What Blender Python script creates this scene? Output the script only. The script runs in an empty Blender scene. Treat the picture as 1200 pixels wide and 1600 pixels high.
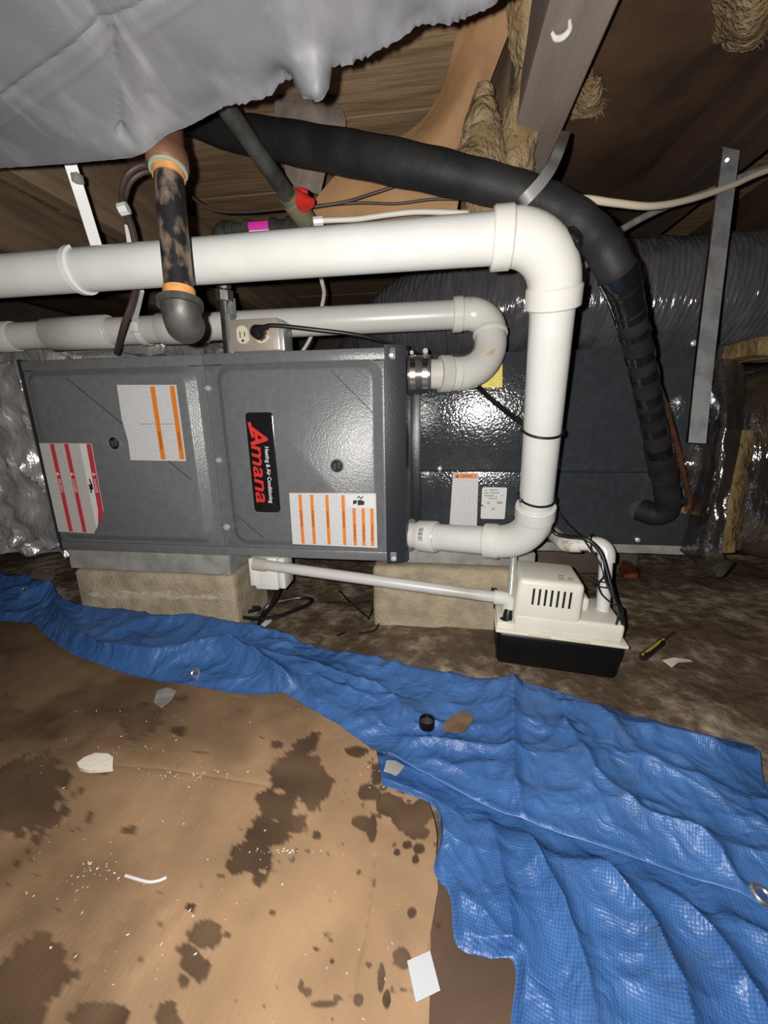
import bpy, bmesh, math, random
import numpy as np
from mathutils import Vector, Matrix

S = bpy.context.scene
COL = S.collection
random.seed(7); RNG = np.random.default_rng(11)

# ------------------------------------------------------------------ camera, world, light
F_PX = 620.0
CC = np.array([0.96409972, -0.83468992, 0.53074291])
CR = np.array([0.99090301, 0.13382475, -0.01421846])
CU = np.array([-0.01963624, 0.24829475, 0.96848549])
CW = np.array([-0.1331377, 0.95939598, -0.24866383])
cam_d = bpy.data.cameras.new('camera'); cam = bpy.data.objects.new('camera', cam_d); COL.objects.link(cam)
cam_d.sensor_fit = 'VERTICAL'; cam_d.sensor_height = 36.0; cam_d.lens = F_PX / 1600.0 * 36.0
cam_d.clip_start = 0.01; cam_d.clip_end = 50
M = Matrix(((CR[0], CU[0], -CW[0], CC[0]), (CR[1], CU[1], -CW[1], CC[1]), (CR[2], CU[2], -CW[2], CC[2]), (0, 0, 0, 1)))
cam.matrix_world = M
S.camera = cam

world = bpy.data.worlds.new('world'); S.world = world; world.use_nodes = True
world.node_tree.nodes['Background'].inputs[0].default_value = (0.9, 0.95, 1.0, 1)
world.node_tree.nodes['Background'].inputs[1].default_value = 0.02

# the phone's flash, beside the lens
fl = bpy.data.lights.new('flash_lamp', 'SPOT'); flo = bpy.data.objects.new('flash_lamp', fl); COL.objects.link(flo)
flo.matrix_world = Matrix.Translation(Vector(CC - CR * 0.022 + CU * 0.010)) @ M.to_3x3().to_4x4()
fl.energy = 21.0; fl.spot_size = math.radians(172); fl.spot_blend = 0.55; fl.shadow_soft_size = 0.004
fl.color = (1.0, 0.965, 0.91)
fl.use_nodes = True
_nt = fl.node_tree; _em = _nt.nodes['Emission']; _fo = _nt.nodes.new('ShaderNodeLightFalloff')
_fo.inputs['Strength'].default_value = 1.0; _fo.inputs['Smooth'].default_value = 0.30
_nt.links.new(_fo.outputs['Quadratic'], _em.inputs['Strength'])

S.view_settings.view_transform = 'Standard'; S.view_settings.look = 'None'
S.view_settings.gamma = 1.0; S.view_settings.use_curve_mapping = False
S.view_settings.exposure = 1.25

# ------------------------------------------------------------------ survey helpers (photo measurements -> metres)
def ray(x, y): return CW + CR * (x - 600) / F_PX - CU * (y - 800) / F_PX
def at(x, y, d): return CC + ray(x, y) * d
def onY(x, y, Y): v = ray(x, y); return CC + v * ((Y - CC[1]) / v[1])
def onZ(x, y, Z): v = ray(x, y); return CC + v * ((Z - CC[2]) / v[2])
def ats(L): return [at(*t) for t in L]

def _hash(ix, iy, iz, seed):
    n = (ix * 374761393 + iy * 668265263 + iz * 2147483647 + seed * 1274126177) & 0xffffffff
    n = ((n ^ (n >> 13)) * 1274126177) & 0xffffffff
    return ((n ^ (n >> 16)) & 0xffff) / 65535.0
def vnoise(x, y, z=0.0, seed=0):
    x = np.asarray(x, float); y = np.asarray(y, float); z = np.zeros_like(x) + z
    ix = np.floor(x).astype(np.int64); iy = np.floor(y).astype(np.int64); iz = np.floor(z).astype(np.int64)
    fx, fy, fz = x - ix, y - iy, z - iz
    fx = fx * fx * (3 - 2 * fx); fy = fy * fy * (3 - 2 * fy); fz = fz * fz * (3 - 2 * fz)
    r = 0
    for a in (0, 1):
        for b in (0, 1):
            for c in (0, 1):
                r = r + _hash(ix + a, iy + b, iz + c, seed) * (fx if a else 1 - fx) * (fy if b else 1 - fy) * (fz if c else 1 - fz)
    return r * 2 - 1
def fbm(x, y, z=0.0, o=4, seed=0):
    r = 0; a = 1; s = 0
    for k in range(o):
        r = r + a * vnoise(np.asarray(x) * 2**k, np.asarray(y) * 2**k, np.asarray(z) * 2**k, seed + k); s += a; a *= .5
    return r / s
def sm(a, b, x): t = np.clip((x - a) / (b - a), 0, 1); return t * t * (3 - 2 * t)

# ------------------------------------------------------------------ materials
MATS = {}
def mat(name, col, rough=.6, metal=0., col2=None, nscale=20., nbias=.5, nsharp=.5, bump=0., bscale=200., bdist=.002,
        spec=.5, coat=0., stretch=(1, 1, 1), detail=4., bdetail=3., alpha=1., trans=0.):
    if name in MATS: return MATS[name]
    m = bpy.data.materials.new(name); m.use_nodes = True
    nt = m.node_tree; b = nt.nodes['Principled BSDF']
    b.inputs['Base Color'].default_value = (*col, 1); b.inputs['Roughness'].default_value = rough
    b.inputs['Metallic'].default_value = metal; b.inputs['Specular IOR Level'].default_value = spec
    b.inputs['Coat Weight'].default_value = coat; b.inputs['Coat Roughness'].default_value = .12
    b.inputs['Alpha'].default_value = alpha; b.inputs['Transmission Weight'].default_value = trans
    tc = nt.nodes.new('ShaderNodeTexCoord'); mp = nt.nodes.new('ShaderNodeMapping'); mp.inputs['Scale'].default_value = stretch
    nt.links.new(tc.outputs['Object'], mp.inputs['Vector'])
    if col2 is not None:
        n = nt.nodes.new('ShaderNodeTexNoise'); n.inputs['Scale'].default_value = nscale; n.inputs['Detail'].default_value = detail
        nt.links.new(mp.outputs[0], n.inputs['Vector'])
        r = nt.nodes.new('ShaderNodeValToRGB'); w = nsharp * .5
        r.color_ramp.elements[0].position = max(0, nbias - w * .5); r.color_ramp.elements[1].position = min(1, nbias + w * .5)
        r.color_ramp.elements[0].color = (*col, 1); r.color_ramp.elements[1].color = (*col2, 1)
        nt.links.new(n.outputs['Fac'], r.inputs['Fac']); nt.links.new(r.outputs[0], b.inputs['Base Color'])
    if bump:
        n = nt.nodes.new('ShaderNodeTexNoise'); n.inputs['Scale'].default_value = bscale; n.inputs['Detail'].default_value = bdetail
        nt.links.new(mp.outputs[0], n.inputs['Vector'])
        bp = nt.nodes.new('ShaderNodeBump'); bp.inputs['Strength'].default_value = bump; bp.inputs['Distance'].default_value = bdist
        nt.links.new(n.outputs['Fac'], bp.inputs['Height']); nt.links.new(bp.outputs[0], b.inputs['Normal'])
    MATS[name] = m; return m

def math_node(nt, op, a, b=None):
    n = nt.nodes.new('ShaderNodeMath'); n.operation = op
    for i, v in enumerate((a, b)):
        if v is None: continue
        if isinstance(v, (int, float)): n.inputs[i].default_value = v
        else: nt.links.new(v, n.inputs[i])
    return n.outputs[0]

def print_mat(name, axis_line, pitch, axis_text, paper=(.62, .62, .63), ink=(.3, .31, .33)):
    """paper covered in fine illegible print: rows stacked along one axis, broken up along the other"""
    m = bpy.data.materials.new(name); m.use_nodes = True; nt = m.node_tree; b = nt.nodes['Principled BSDF']
    b.inputs['Roughness'].default_value = .55
    tc = nt.nodes.new('ShaderNodeTexCoord'); sp = nt.nodes.new('ShaderNodeSeparateXYZ'); nt.links.new(tc.outputs['Object'], sp.inputs[0])
    a = sp.outputs[axis_line]; t = sp.outputs[axis_text]
    s = math_node(nt, 'SINE', math_node(nt, 'MULTIPLY', a, 2 * math.pi / pitch))
    rows = math_node(nt, 'GREATER_THAN', s, -0.1)
    cb = nt.nodes.new('ShaderNodeCombineXYZ')
    nt.links.new(math_node(nt, 'FLOOR', math_node(nt, 'DIVIDE', a, pitch)), cb.inputs[0])
    nt.links.new(math_node(nt, 'MULTIPLY', t, 330.0), cb.inputs[1])
    n = nt.nodes.new('ShaderNodeTexNoise'); n.inputs['Scale'].default_value = 1.0; n.inputs['Detail'].default_value = 2
    nt.links.new(cb.outputs[0], n.inputs['Vector'])
    w = math_node(nt, 'GREATER_THAN', n.outputs['Fac'], 0.46)
    k = math_node(nt, 'MULTIPLY', math_node(nt, 'MULTIPLY', rows, w), 0.5)
    mx = nt.nodes.new('ShaderNodeMix'); mx.data_type = 'RGBA'
    mx.inputs[6].default_value = (*paper, 1); mx.inputs[7].default_value = (*ink, 1)
    nt.links.new(k, mx.inputs[0]); nt.links.new(mx.outputs[2], b.inputs['Base Color'])
    MATS[name] = m; return m

m_furn = mat('furnace_enamel', (.128, .134, .142), .30, 0, (.145, .151, .158), 60, bump=.5, bscale=330, bdist=.0012, spec=.5)
m_coilm = mat('coil_enamel', (.030, .034, .040), .15, 0, (.037, .042, .048), 60, bump=.62, bscale=200, bdist=.0014, spec=1.0, bdetail=1.5)
m_dark = mat('dark_and_shaded_steel_edge', (.025, .027, .032), .35, .2, bump=.3, bscale=300, bdist=.001)  # darker than the casing: shade of the bent flanges put into the colour
m_crease_shade = mat('crease_shade', (.05, .053, .057), .5)
m_pvc = mat('white_pvc', (.60, .60, .58), .28, 0, (.56, .555, .53), 14, bump=.05, bscale=40, spec=.5)
m_pvcf = mat('white_pvc_fitting', (.62, .61, .575), .25, 0, (.57, .56, .52), 10, spec=.5)
m_pvcold = mat('dirty_pvc', (.52, .515, .49), .34, 0, (.40, .37, .33), 9, .62, .5, spec=.5)
m_pvcstain = mat('soiled_pvc', (.62, .60, .55), .35, 0, (.22, .17, .12), 30, .62, .35)
m_blue_print = mat('blue_print_line', (.35, .52, .62), .4)
m_stain = mat('amber_primer_smear', (.50, .37, .22), .4, 0, (.66, .6, .5), 60)
m_rubber = mat('black_rubber', (.035, .035, .035), .28, 0, (.075, .075, .072), 30, spec=.6)
m_steel = mat('bright_steel', (.62, .62, .62), .22, 1.0, bump=.1, bscale=80)
m_galv = mat('galvanised_steel', (.40, .41, .42), .34, .5, (.29, .30, .31), 28, .5, .3, bump=.12, bscale=30)
m_screw = mat('zinc_screw', (.60, .60, .60), .35, .45)
m_plate = mat('brand_plate_black', (.010, .010, .012), .16, 0, spec=.6)
m_red = mat('brand_red', (.62, .030, .022), .4)
m_white_ink = mat('white_ink', (.62, .62, .62), .5)
m_ink_and_hole_shade = mat('black_ink_and_hole_shade', (.012, .012, .013), .5)  # print, and the painted dark inside slots and holes
m_lred = mat('label_red', (.50, .035, .05), .5)
m_lorange = mat('label_orange', (.68, .20, .02), .5)
m_lpaper = mat('label_paper', (.64, .64, .63), .5)
m_lyellow = mat('label_yellow', (.70, .58, .03), .5, 0, (.62, .5, .03), 200)
m_print = print_mat('fine_print_turned', 0, .0034, 2)
m_printw = print_mat('fine_print_upright', 2, .0046, 0)
m_gprint = print_mat('fine_print_grey', 0, .0034, 2, (.50, .495, .47), (.27, .26, .25))
m_conc = mat('tan_concrete', (.40, .335, .235), .9, 0, (.27, .215, .145), 22, .55, .6, bump=.8, bscale=160, bdist=.004, detail=9)
m_concg = mat('grey_concrete', (.30, .295, .28), .9, 0, (.21, .205, .195), 24, bump=.6, bscale=220, bdist=.003)
m_efflo = mat('efflorescence', (.50, .44, .34), .95, 0, (.38, .31, .215), 60, bump=.5, bscale=250, bdist=.003)
m_iron = mat('mottled_iron', (.016, .015, .017), .45, .3, (.20, .15, .11), 60, .53, .25, bump=.3, bscale=60, stretch=(1, 1, .5), detail=7)
m_rust = mat('rusty_copper', (.21, .10, .055), .6, .2, (.13, .058, .032), 30, bump=.3, bscale=60)
m_verd = mat('verdigris', (.20, .36, .29), .7, 0, (.34, .27, .16), 50)
m_ptape = mat('orange_pipe_sealant', (.62, .27, .06), .5, 0, (.45, .22, .08), 90)
m_gasiron = mat('black_iron_pipe', (.030, .030, .028), .42, .35, (.07, .07, .065), 30, bump=.3, bscale=90)
m_brass = mat('oxidised_brass', (.16, .18, .12), .5, .5, (.28, .23, .12), 50)
m_redh = mat('red_plastic', (.52, .025, .02), .35)
m_magenta = mat('magenta_tag', (.60, .03, .33), .45)
m_foam = mat('black_pipe_foam', (.010, .010, .011), .6, 0, (.018, .0175, .0175), 22, bump=.25, bscale=120, bdist=.002, spec=.25)
m_tape = mat('glossy_black_tape', (.007, .007, .008), .13, 0, spec=.65, bump=.35, bscale=45, bdist=.003)
m_copper = mat('dull_copper', (.36, .135, .075), .38, .75, (.22, .09, .05), 40)
m_cream = mat('cream_cable_sheath', (.62, .55, .42), .5)
m_greyc = mat('grey_cable_sheath', (.27, .27, .265), .5, 0, (.18, .17, .16), 30)
m_whitec = mat('off_white_cable', (.56, .53, .46), .5)
m_brownw = mat('brown_wire', (.055, .036, .030), .5)
m_blackw = mat('black_wire', (.008, .008, .009), .35, spec=.6)
m_nylon = mat('white_nylon', (.62, .62, .62), .4)
m_box = mat('outlet_box_steel', (.52, .45, .39), .30, .45, bump=.15, bscale=60)
m_recept = mat('ivory_receptacle', (.60, .58, .44), .4)
m_pump = mat('pump_ivory', (.72, .69, .61), .42, 0, (.68, .65, .57), 20)
m_tank = mat('pump_black_tank', (.004, .004, .0045), .42, spec=.3)
m_trap = mat('trap_white', (.70, .69, .65), .35)
m_tube = mat('smoky_vinyl_tube', (.33, .33, .30), .2, 0, (.26, .26, .235), 30, spec=.6)
m_flex = mat('charcoal_duct_film', (.060, .060, .070), .17, .0, (.085, .082, .092), 12, spec=1.0, bump=.8, bscale=30, bdist=.006, stretch=(3.6, 1, .6))
m_foil = mat('crinkled_foil', (.74, .71, .70), .27, .62, (.50, .47, .46), 9, bump=.8, bscale=26, bdist=.012, detail=6, bdetail=5, stretch=(1.5, 1, .8))
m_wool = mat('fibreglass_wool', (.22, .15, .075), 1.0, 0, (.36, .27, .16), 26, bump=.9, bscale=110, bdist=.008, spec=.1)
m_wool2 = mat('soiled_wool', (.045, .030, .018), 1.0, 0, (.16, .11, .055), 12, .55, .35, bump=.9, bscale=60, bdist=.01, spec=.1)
m_wool3 = mat('dark_tan_wool', (.13, .085, .035), 1.0, 0, (.20, .14, .07), 30, bump=.9, bscale=90, bdist=.008, spec=.1)  # darker tan than the loose wool, for the strips on the wrapped duct
m_kraft = mat('kraft_facing', (.36, .20, .092), .75, 0, (.25, .138, .064), 5, bump=.3, bscale=20, bdist=.01)
m_kraftd = mat('aged_kraft_facing', (.10, .060, .034), .85, 0, (.065, .04, .024), 8, bump=.4, bscale=24, bdist=.01)
m_poly = None
m_polyw = mat('scuffed_poly', (.42, .42, .43), .5)
m_wood = mat('subfloor_wood', (.38, .25, .14), .8, 0, (.22, .14, .075), 9, .5, .5, bump=.4, bscale=30, bdist=.003, stretch=(.5, 7, 1))
m_joist = mat('weathered_joist', (.245, .20, .17), .85, 0, (.19, .15, .125), 7, bump=.4, bscale=40, bdist=.003, stretch=(4, .5, 4))
m_joistd = mat('dark_stained_joist', (.062, .032, .016), .8, 0, (.030, .016, .009), 5, bump=.4, bscale=40, bdist=.003, stretch=(3, .5, 3))
m_joistt = mat('tan_joist', (.26, .18, .11), .85, 0, (.17, .115, .07), 8, bump=.4, bscale=40, bdist=.003, stretch=(4, .5, 4))
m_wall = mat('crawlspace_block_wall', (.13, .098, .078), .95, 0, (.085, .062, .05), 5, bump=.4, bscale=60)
m_grom = mat('grommet_aluminium', (.65, .65, .66), .28, .9)
m_paper = mat('white_paper', (.44, .46, .48), .6)
m_drywall = mat('drywall_crumb', (.68, .62, .54), .95, bump=.5, bscale=120)
m_scrap = mat('tan_paper_scrap', (.24, .18, .12), .8)
m_leaf = mat('brown_cardboard_scrap', (.16, .10, .06), .8, 0, (.10, .06, .035), 30)
m_clear = mat('clear_plastic_shard', (.30, .29, .27), .15, 0, spec=.7)
m_handle = mat('screwdriver_black', (.012, .012, .012), .35)
m_yellow = mat('screwdriver_yellow', (.48, .36, .04), .4)
m_orange = mat('orange_wrapper', (.20, .045, .015), .3, 0, (.05, .02, .015), 40)

def film_mat():
    m = bpy.data.materials.new('clear_plastic_film'); m.use_nodes = True; nt = m.node_tree
    out = nt.nodes['Material Output']; nt.nodes.remove(nt.nodes['Principled BSDF'])
    tr = nt.nodes.new('ShaderNodeBsdfTransparent'); tr.inputs[0].default_value = (.80, .79, .80, 1)
    gl = nt.nodes.new('ShaderNodeBsdfGlossy'); gl.inputs['Roughness'].default_value = .10; gl.inputs[0].default_value = (.85, .85, .88, 1)
    df = nt.nodes.new('ShaderNodeBsdfDiffuse'); df.inputs[0].default_value = (.07, .06, .058, 1)
    tc = nt.nodes.new('ShaderNodeTexCoord'); n = nt.nodes.new('ShaderNodeTexNoise'); n.inputs['Scale'].default_value = 16; n.inputs['Detail'].default_value = 4
    mp = nt.nodes.new('ShaderNodeMapping'); mp.inputs['Scale'].default_value = (2.4, 1, .8); mp.inputs['Rotation'].default_value = (0, .35, 0)
    nt.links.new(tc.outputs['Object'], mp.inputs[0]); nt.links.new(mp.outputs[0], n.inputs['Vector'])
    bp = nt.nodes.new('ShaderNodeBump'); bp.inputs['Strength'].default_value = .9; bp.inputs['Distance'].default_value = .012
    nt.links.new(n.outputs['Fac'], bp.inputs['Height']); nt.links.new(bp.outputs[0], gl.inputs['Normal'])
    m1 = nt.nodes.new('ShaderNodeMixShader'); m1.inputs[0].default_value = .34
    nt.links.new(tr.outputs[0], m1.inputs[1]); nt.links.new(gl.outputs[0], m1.inputs[2])
    m2 = nt.nodes.new('ShaderNodeMixShader'); m2.inputs[0].default_value = .12
    nt.links.new(m1.outputs[0], m2.inputs[1]); nt.links.new(df.outputs[0], m2.inputs[2])
    nt.links.new(m2.outputs[0], out.inputs['Surface']); return m
m_film = film_mat()

def poly_mat():
    m = bpy.data.materials.new('grey_poly_sheet'); m.use_nodes = True; nt = m.node_tree; b = nt.nodes['Principled BSDF']
    tc = nt.nodes.new('ShaderNodeTexCoord')
    def noise(sc, st, rot, det=5):
        mp = nt.nodes.new('ShaderNodeMapping'); mp.inputs['Scale'].default_value = st; mp.inputs['Rotation'].default_value = rot
        n = nt.nodes.new('ShaderNodeTexNoise'); n.inputs['Scale'].default_value = sc; n.inputs['Detail'].default_value = det
        nt.links.new(tc.outputs['Object'], mp.inputs[0]); nt.links.new(mp.outputs[0], n.inputs['Vector']); return n.outputs['Fac']
    def ramp(v, a, b_):
        r = nt.nodes.new('ShaderNodeMapRange'); r.inputs['From Min'].default_value = a; r.inputs['From Max'].default_value = b_; nt.links.new(v, r.inputs['Value']); return r.outputs[0]
    base = ramp(noise(6, (1, 1, 1), (0, 0, 0)), .3, .7)
    streak = ramp(noise(26, (1.6, .22, 1), (0, 0, .25), 3), .60, .74); smudge = ramp(noise(17, (1, .6, 1), (0, 0, -.6), 6), .53, .74); fine = ramp(noise(260, (1, 1, 1), (0, 0, 0), 1), .74, .80)
    w = math_node(nt, 'ADD', math_node(nt, 'MULTIPLY', streak, .35), math_node(nt, 'ADD', math_node(nt, 'MULTIPLY', smudge, .45), math_node(nt, 'MULTIPLY', fine, .3)))
    m1 = nt.nodes.new('ShaderNodeMix'); m1.data_type = 'RGBA'; m1.inputs[6].default_value = (.110, .113, .130, 1); m1.inputs[7].default_value = (.165, .163, .177, 1); nt.links.new(base, m1.inputs[0])
    m2 = nt.nodes.new('ShaderNodeMix'); m2.data_type = 'RGBA'; m2.inputs[7].default_value = (.34, .34, .35, 1); nt.links.new(w, m2.inputs[0]); nt.links.new(m1.outputs[2], m2.inputs[6]); nt.links.new(m2.outputs[2], b.inputs['Base Color'])
    b.inputs['Roughness'].default_value = .55
    bp = nt.nodes.new('ShaderNodeBump'); bp.inputs['Strength'].default_value = .22; bp.inputs['Distance'].default_value = .010
    nt.links.new(noise(11, (1.4, .7, 1), (0, 0, .4), 4), bp.inputs['Height']); nt.links.new(bp.outputs[0], b.inputs['Normal']); return m
m_poly = poly_mat()

def dirt_mat():
    m = bpy.data.materials.new('dirty_ground_sheet'); m.use_nodes = True; nt = m.node_tree; b = nt.nodes['Principled BSDF']
    tc = nt.nodes.new('ShaderNodeTexCoord')
    n1 = nt.nodes.new('ShaderNodeTexNoise'); n1.inputs['Scale'].default_value = 6; n1.inputs['Detail'].default_value = 12; n1.inputs['Roughness'].default_value = .72
    n2 = nt.nodes.new('ShaderNodeTexNoise'); n2.inputs['Scale'].default_value = 34; n2.inputs['Detail'].default_value = 6
    for n in (n1, n2): nt.links.new(tc.outputs['Object'], n.inputs['Vector'])
    r = nt.nodes.new('ShaderNodeValToRGB'); e = r.color_ramp.elements
    e[0].position = .30; e[0].color = (.035, .022, .014, 1); e[1].position = .64; e[1].color = (.36, .29, .215, 1)
    k = e.new(.5); k.color = (.115, .080, .052, 1)
    a = math_node(nt, 'ADD', math_node(nt, 'MULTIPLY', n1.outputs['Fac'], .72), math_node(nt, 'MULTIPLY', n2.outputs['Fac'], .28))
    nt.links.new(a, r.inputs['Fac']); nt.links.new(r.outputs[0], b.inputs['Base Color'])
    rr = nt.nodes.new('ShaderNodeMapRange'); rr.inputs['To Min'].default_value = .30; rr.inputs['To Max'].default_value = .75
    nt.links.new(n1.outputs['Fac'], rr.inputs['Value']); nt.links.new(rr.outputs[0], b.inputs['Roughness'])
    bp = nt.nodes.new('ShaderNodeBump'); bp.inputs['Strength'].default_value = .8; bp.inputs['Distance'].default_value = .010
    nt.links.new(n2.outputs['Fac'], bp.inputs['Height']); nt.links.new(bp.outputs[0], b.inputs['Normal'])
    return m
m_dirt = dirt_mat()

def card_mat(name, base, base2, dark):
    m = bpy.data.materials.new(name); m.use_nodes = True; nt = m.node_tree; b = nt.nodes['Principled BSDF']
    tc = nt.nodes.new('ShaderNodeTexCoord')
    n1 = nt.nodes.new('ShaderNodeTexNoise'); n1.inputs['Scale'].default_value = 9; n1.inputs['Detail'].default_value = 6
    nt.links.new(tc.outputs['Object'], n1.inputs['Vector'])
    r = nt.nodes.new('ShaderNodeValToRGB'); e = r.color_ramp.elements
    e[0].position = .3; e[0].color = (*base2, 1); e[1].position = .68; e[1].color = (*base, 1)
    nt.links.new(n1.outputs['Fac'], r.inputs['Fac'])
    at_ = nt.nodes.new('ShaderNodeAttribute'); at_.attribute_name = 'stain_and_tone'
    mx = nt.nodes.new('ShaderNodeMix'); mx.data_type = 'RGBA'; mx.inputs[7].default_value = (*dark, 1)
    nt.links.new(at_.outputs['Fac'], mx.inputs[0]); nt.links.new(r.outputs[0], mx.inputs[6]); nt.links.new(mx.outputs[2], b.inputs['Base Color'])
    rr = nt.nodes.new('ShaderNodeMapRange'); rr.inputs['To Min'].default_value = .72; rr.inputs['To Max'].default_value = .48
    nt.links.new(at_.outputs['Fac'], rr.inputs['Value']); nt.links.new(rr.outputs[0], b.inputs['Roughness'])
    wv = nt.nodes.new('ShaderNodeTexWave'); wv.inputs['Scale'].default_value = 42; wv.inputs['Distortion'].default_value = 1.2
    mp = nt.nodes.new('ShaderNodeMapping'); mp.inputs['Rotation'].default_value = (0, 0, math.radians(8))
    nt.links.new(tc.outputs['Object'], mp.inputs[0]); nt.links.new(mp.outputs[0], wv.inputs['Vector'])
    bp = nt.nodes.new('ShaderNodeBump'); bp.inputs['Strength'].default_value = .05; bp.inputs['Distance'].default_value = .002
    nt.links.new(wv.outputs['Fac'], bp.inputs['Height'])
    n2 = nt.nodes.new('ShaderNodeTexNoise'); n2.inputs['Scale'].default_value = 70; n2.inputs['Detail'].default_value = 4
    nt.links.new(tc.outputs['Object'], n2.inputs['Vector'])
    bp2 = nt.nodes.new('ShaderNodeBump'); bp2.inputs['Strength'].default_value = .2; bp2.inputs['Distance'].default_value = .003
    nt.links.new(n2.outputs['Fac'], bp2.inputs['Height']); nt.links.new(bp.outputs[0], bp2.inputs['Normal']); nt.links.new(bp2.outputs[0], b.inputs['Normal'])
    return m
m_card = card_mat('stained_cardboard', (.36, .225, .122), (.225, .138, .074), (.055, .031, .017))
m_cardw = card_mat('wet_cardboard', (.095, .052, .028), (.07, .038, .02), (.04, .02, .012))

def tarp_mat():
    m = bpy.data.materials.new('blue_woven_tarp'); m.use_nodes = True; nt = m.node_tree; b = nt.nodes['Principled BSDF']
    tc = nt.nodes.new('ShaderNodeTexCoord'); mp = nt.nodes.new('ShaderNodeMapping'); mp.inputs['Rotation'].default_value = (0, 0, math.radians(-24))
    nt.links.new(tc.outputs['Object'], mp.inputs[0]); sp = nt.nodes.new('ShaderNodeSeparateXYZ'); nt.links.new(mp.outputs[0], sp.inputs[0])
    k = 2 * math.pi / .0044
    sx = math_node(nt, 'SINE', math_node(nt, 'MULTIPLY', sp.outputs[0], k)); sy = math_node(nt, 'SINE', math_node(nt, 'MULTIPLY', sp.outputs[1], k))
    wv = math_node(nt, 'MULTIPLY', sx, sy)
    n1 = nt.nodes.new('ShaderNodeTexNoise'); n1.inputs['Scale'].default_value = 7; n1.inputs['Detail'].default_value = 6
    nt.links.new(tc.outputs['Object'], n1.inputs['Vector'])
    r = nt.nodes.new('ShaderNodeValToRGB'); e = r.color_ramp.elements
    e[0].position = .2; e[0].color = (.024, .080, .235, 1); e[1].position = .8; e[1].color = (.068, .178, .43, 1)
    f = math_node(nt, 'ADD', math_node(nt, 'MULTIPLY', n1.outputs['Fac'], .8), math_node(nt, 'MULTIPLY', wv, .13))
    nt.links.new(f, r.inputs['Fac'])
    # grime
    n2 = nt.nodes.new('ShaderNodeTexNoise'); n2.inputs['Scale'].default_value = 11; n2.inputs['Detail'].default_value = 7; n2.inputs['Roughness'].default_value = .7
    nt.links.new(tc.outputs['Object'], n2.inputs['Vector'])
    g = nt.nodes.new('ShaderNodeMapRange'); g.inputs['From Min'].default_value = .58; g.inputs['From Max'].default_value = .78; g.inputs['To Max'].default_value = .6
    nt.links.new(n2.outputs['Fac'], g.inputs['Value'])
    mx = nt.nodes.new('ShaderNodeMix'); mx.data_type = 'RGBA'; mx.inputs[7].default_value = (.055, .07, .075, 1)
    nt.links.new(g.outputs[0], mx.inputs[0]); nt.links.new(r.outputs[0], mx.inputs[6]); nt.links.new(mx.outputs[2], b.inputs['Base Color'])
    b.inputs['Roughness'].default_value = .42; b.inputs['Specular IOR Level'].default_value = .45
    bp = nt.nodes.new('ShaderNodeBump'); bp.inputs['Strength'].default_value = .16; bp.inputs['Distance'].default_value = .001
    nt.links.new(wv, bp.inputs['Height'])
    n3 = nt.nodes.new('ShaderNodeTexNoise'); n3.inputs['Scale'].default_value = 24; n3.inputs['Detail'].default_value = 5; n3.inputs['Distortion'].default_value = .8
    nt.links.new(tc.outputs['Object'], n3.inputs['Vector'])
    bp2 = nt.nodes.new('ShaderNodeBump'); bp2.inputs['Strength'].default_value = .75; bp2.inputs['Distance'].default_value = .012
    nt.links.new(n3.outputs['Fac'], bp2.inputs['Height']); nt.links.new(bp.outputs[0], bp2.inputs['Normal']); nt.links.new(bp2.outputs[0], b.inputs['Normal'])
    return m
m_tarp = tarp_mat()

# ------------------------------------------------------------------ mesh helpers: (verts, faces)
def base_of(o):
    v = Vector((0, 0, 0))
    while o is not None: v = v + o.location; o = o.parent
    return v
def obj(name, md, m, parent=None, local=False, smooth=None, origin=None):
    V, Fc = md
    V = np.asarray(V, float).reshape(-1, 3)
    off = np.zeros(3)
    if parent is not None and not local: off = np.array(base_of(parent))
    loc = None
    if parent is None:
        loc = np.array([V[:, 0].mean(), V[:, 1].mean(), V[:, 2].min()]) if origin is None else np.array(origin, float)
        off = loc
    me = bpy.data.meshes.new(name); me.from_pydata((V - off).tolist(), [], [list(map(int, f)) for f in Fc]); me.update()
    bm = bmesh.new(); bm.from_mesh(me)
    if len(bm.faces) < 60000: bmesh.ops.recalc_face_normals(bm, faces=bm.faces) if smooth != 'sheet' else None
    ang = math.radians(38)
    for e in bm.edges:
        if len(e.link_faces) == 2 and e.calc_face_angle(0) > ang: e.smooth = False
    for f in bm.faces: f.smooth = True
    bm.to_mesh(me); bm.free()
    me.materials.append(m)
    o = bpy.data.objects.new(name, me); COL.objects.link(o)
    if loc is not None: o.location = loc
    if parent is not None: o.parent = parent
    return o
def dup(o, parent, loc=None, delta=None, rot=None):
    c = o.copy(); COL.objects.link(c); c.parent = parent
    if delta is not None: c.location = o.location + Vector(delta)
    if loc is not None: c.location = Vector(loc) - base_of(parent)
    if rot is not None: c.rotation_euler = rot
    return c
def thing(name, loc, label, cat, group=None):
    o = bpy.data.objects.new(name, None); COL.objects.link(o); o.location = loc; o.empty_display_size = .05
    return tag(o, label, cat, group)
def tag(o, label, cat, group=None, kind=None):
    o['label'] = label; o['category'] = cat
    if group: o['group'] = group
    if kind: o['kind'] = kind
    return o
def join(*mds):
    V = []; Fc = []
    for v, f in mds:
        n = len(V); V.extend(np.asarray(v).tolist()); Fc.extend([[i + n for i in q] for q in f])
    return V, Fc
def frame_path(P):
    P = [Vector(p) for p in P]; T = []
    for i in range(len(P)):
        a = P[max(0, i - 1)]; b = P[min(len(P) - 1, i + 1)]; T.append((b - a).normalized())
    n = T[0].orthogonal().normalized(); N = []
    for i, t in enumerate(T):
        n = (n - t * n.dot(t)); n = n.normalized() if n.length > 1e-9 else t.orthogonal().normalized(); N.append(n)
    return P, T, N
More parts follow.
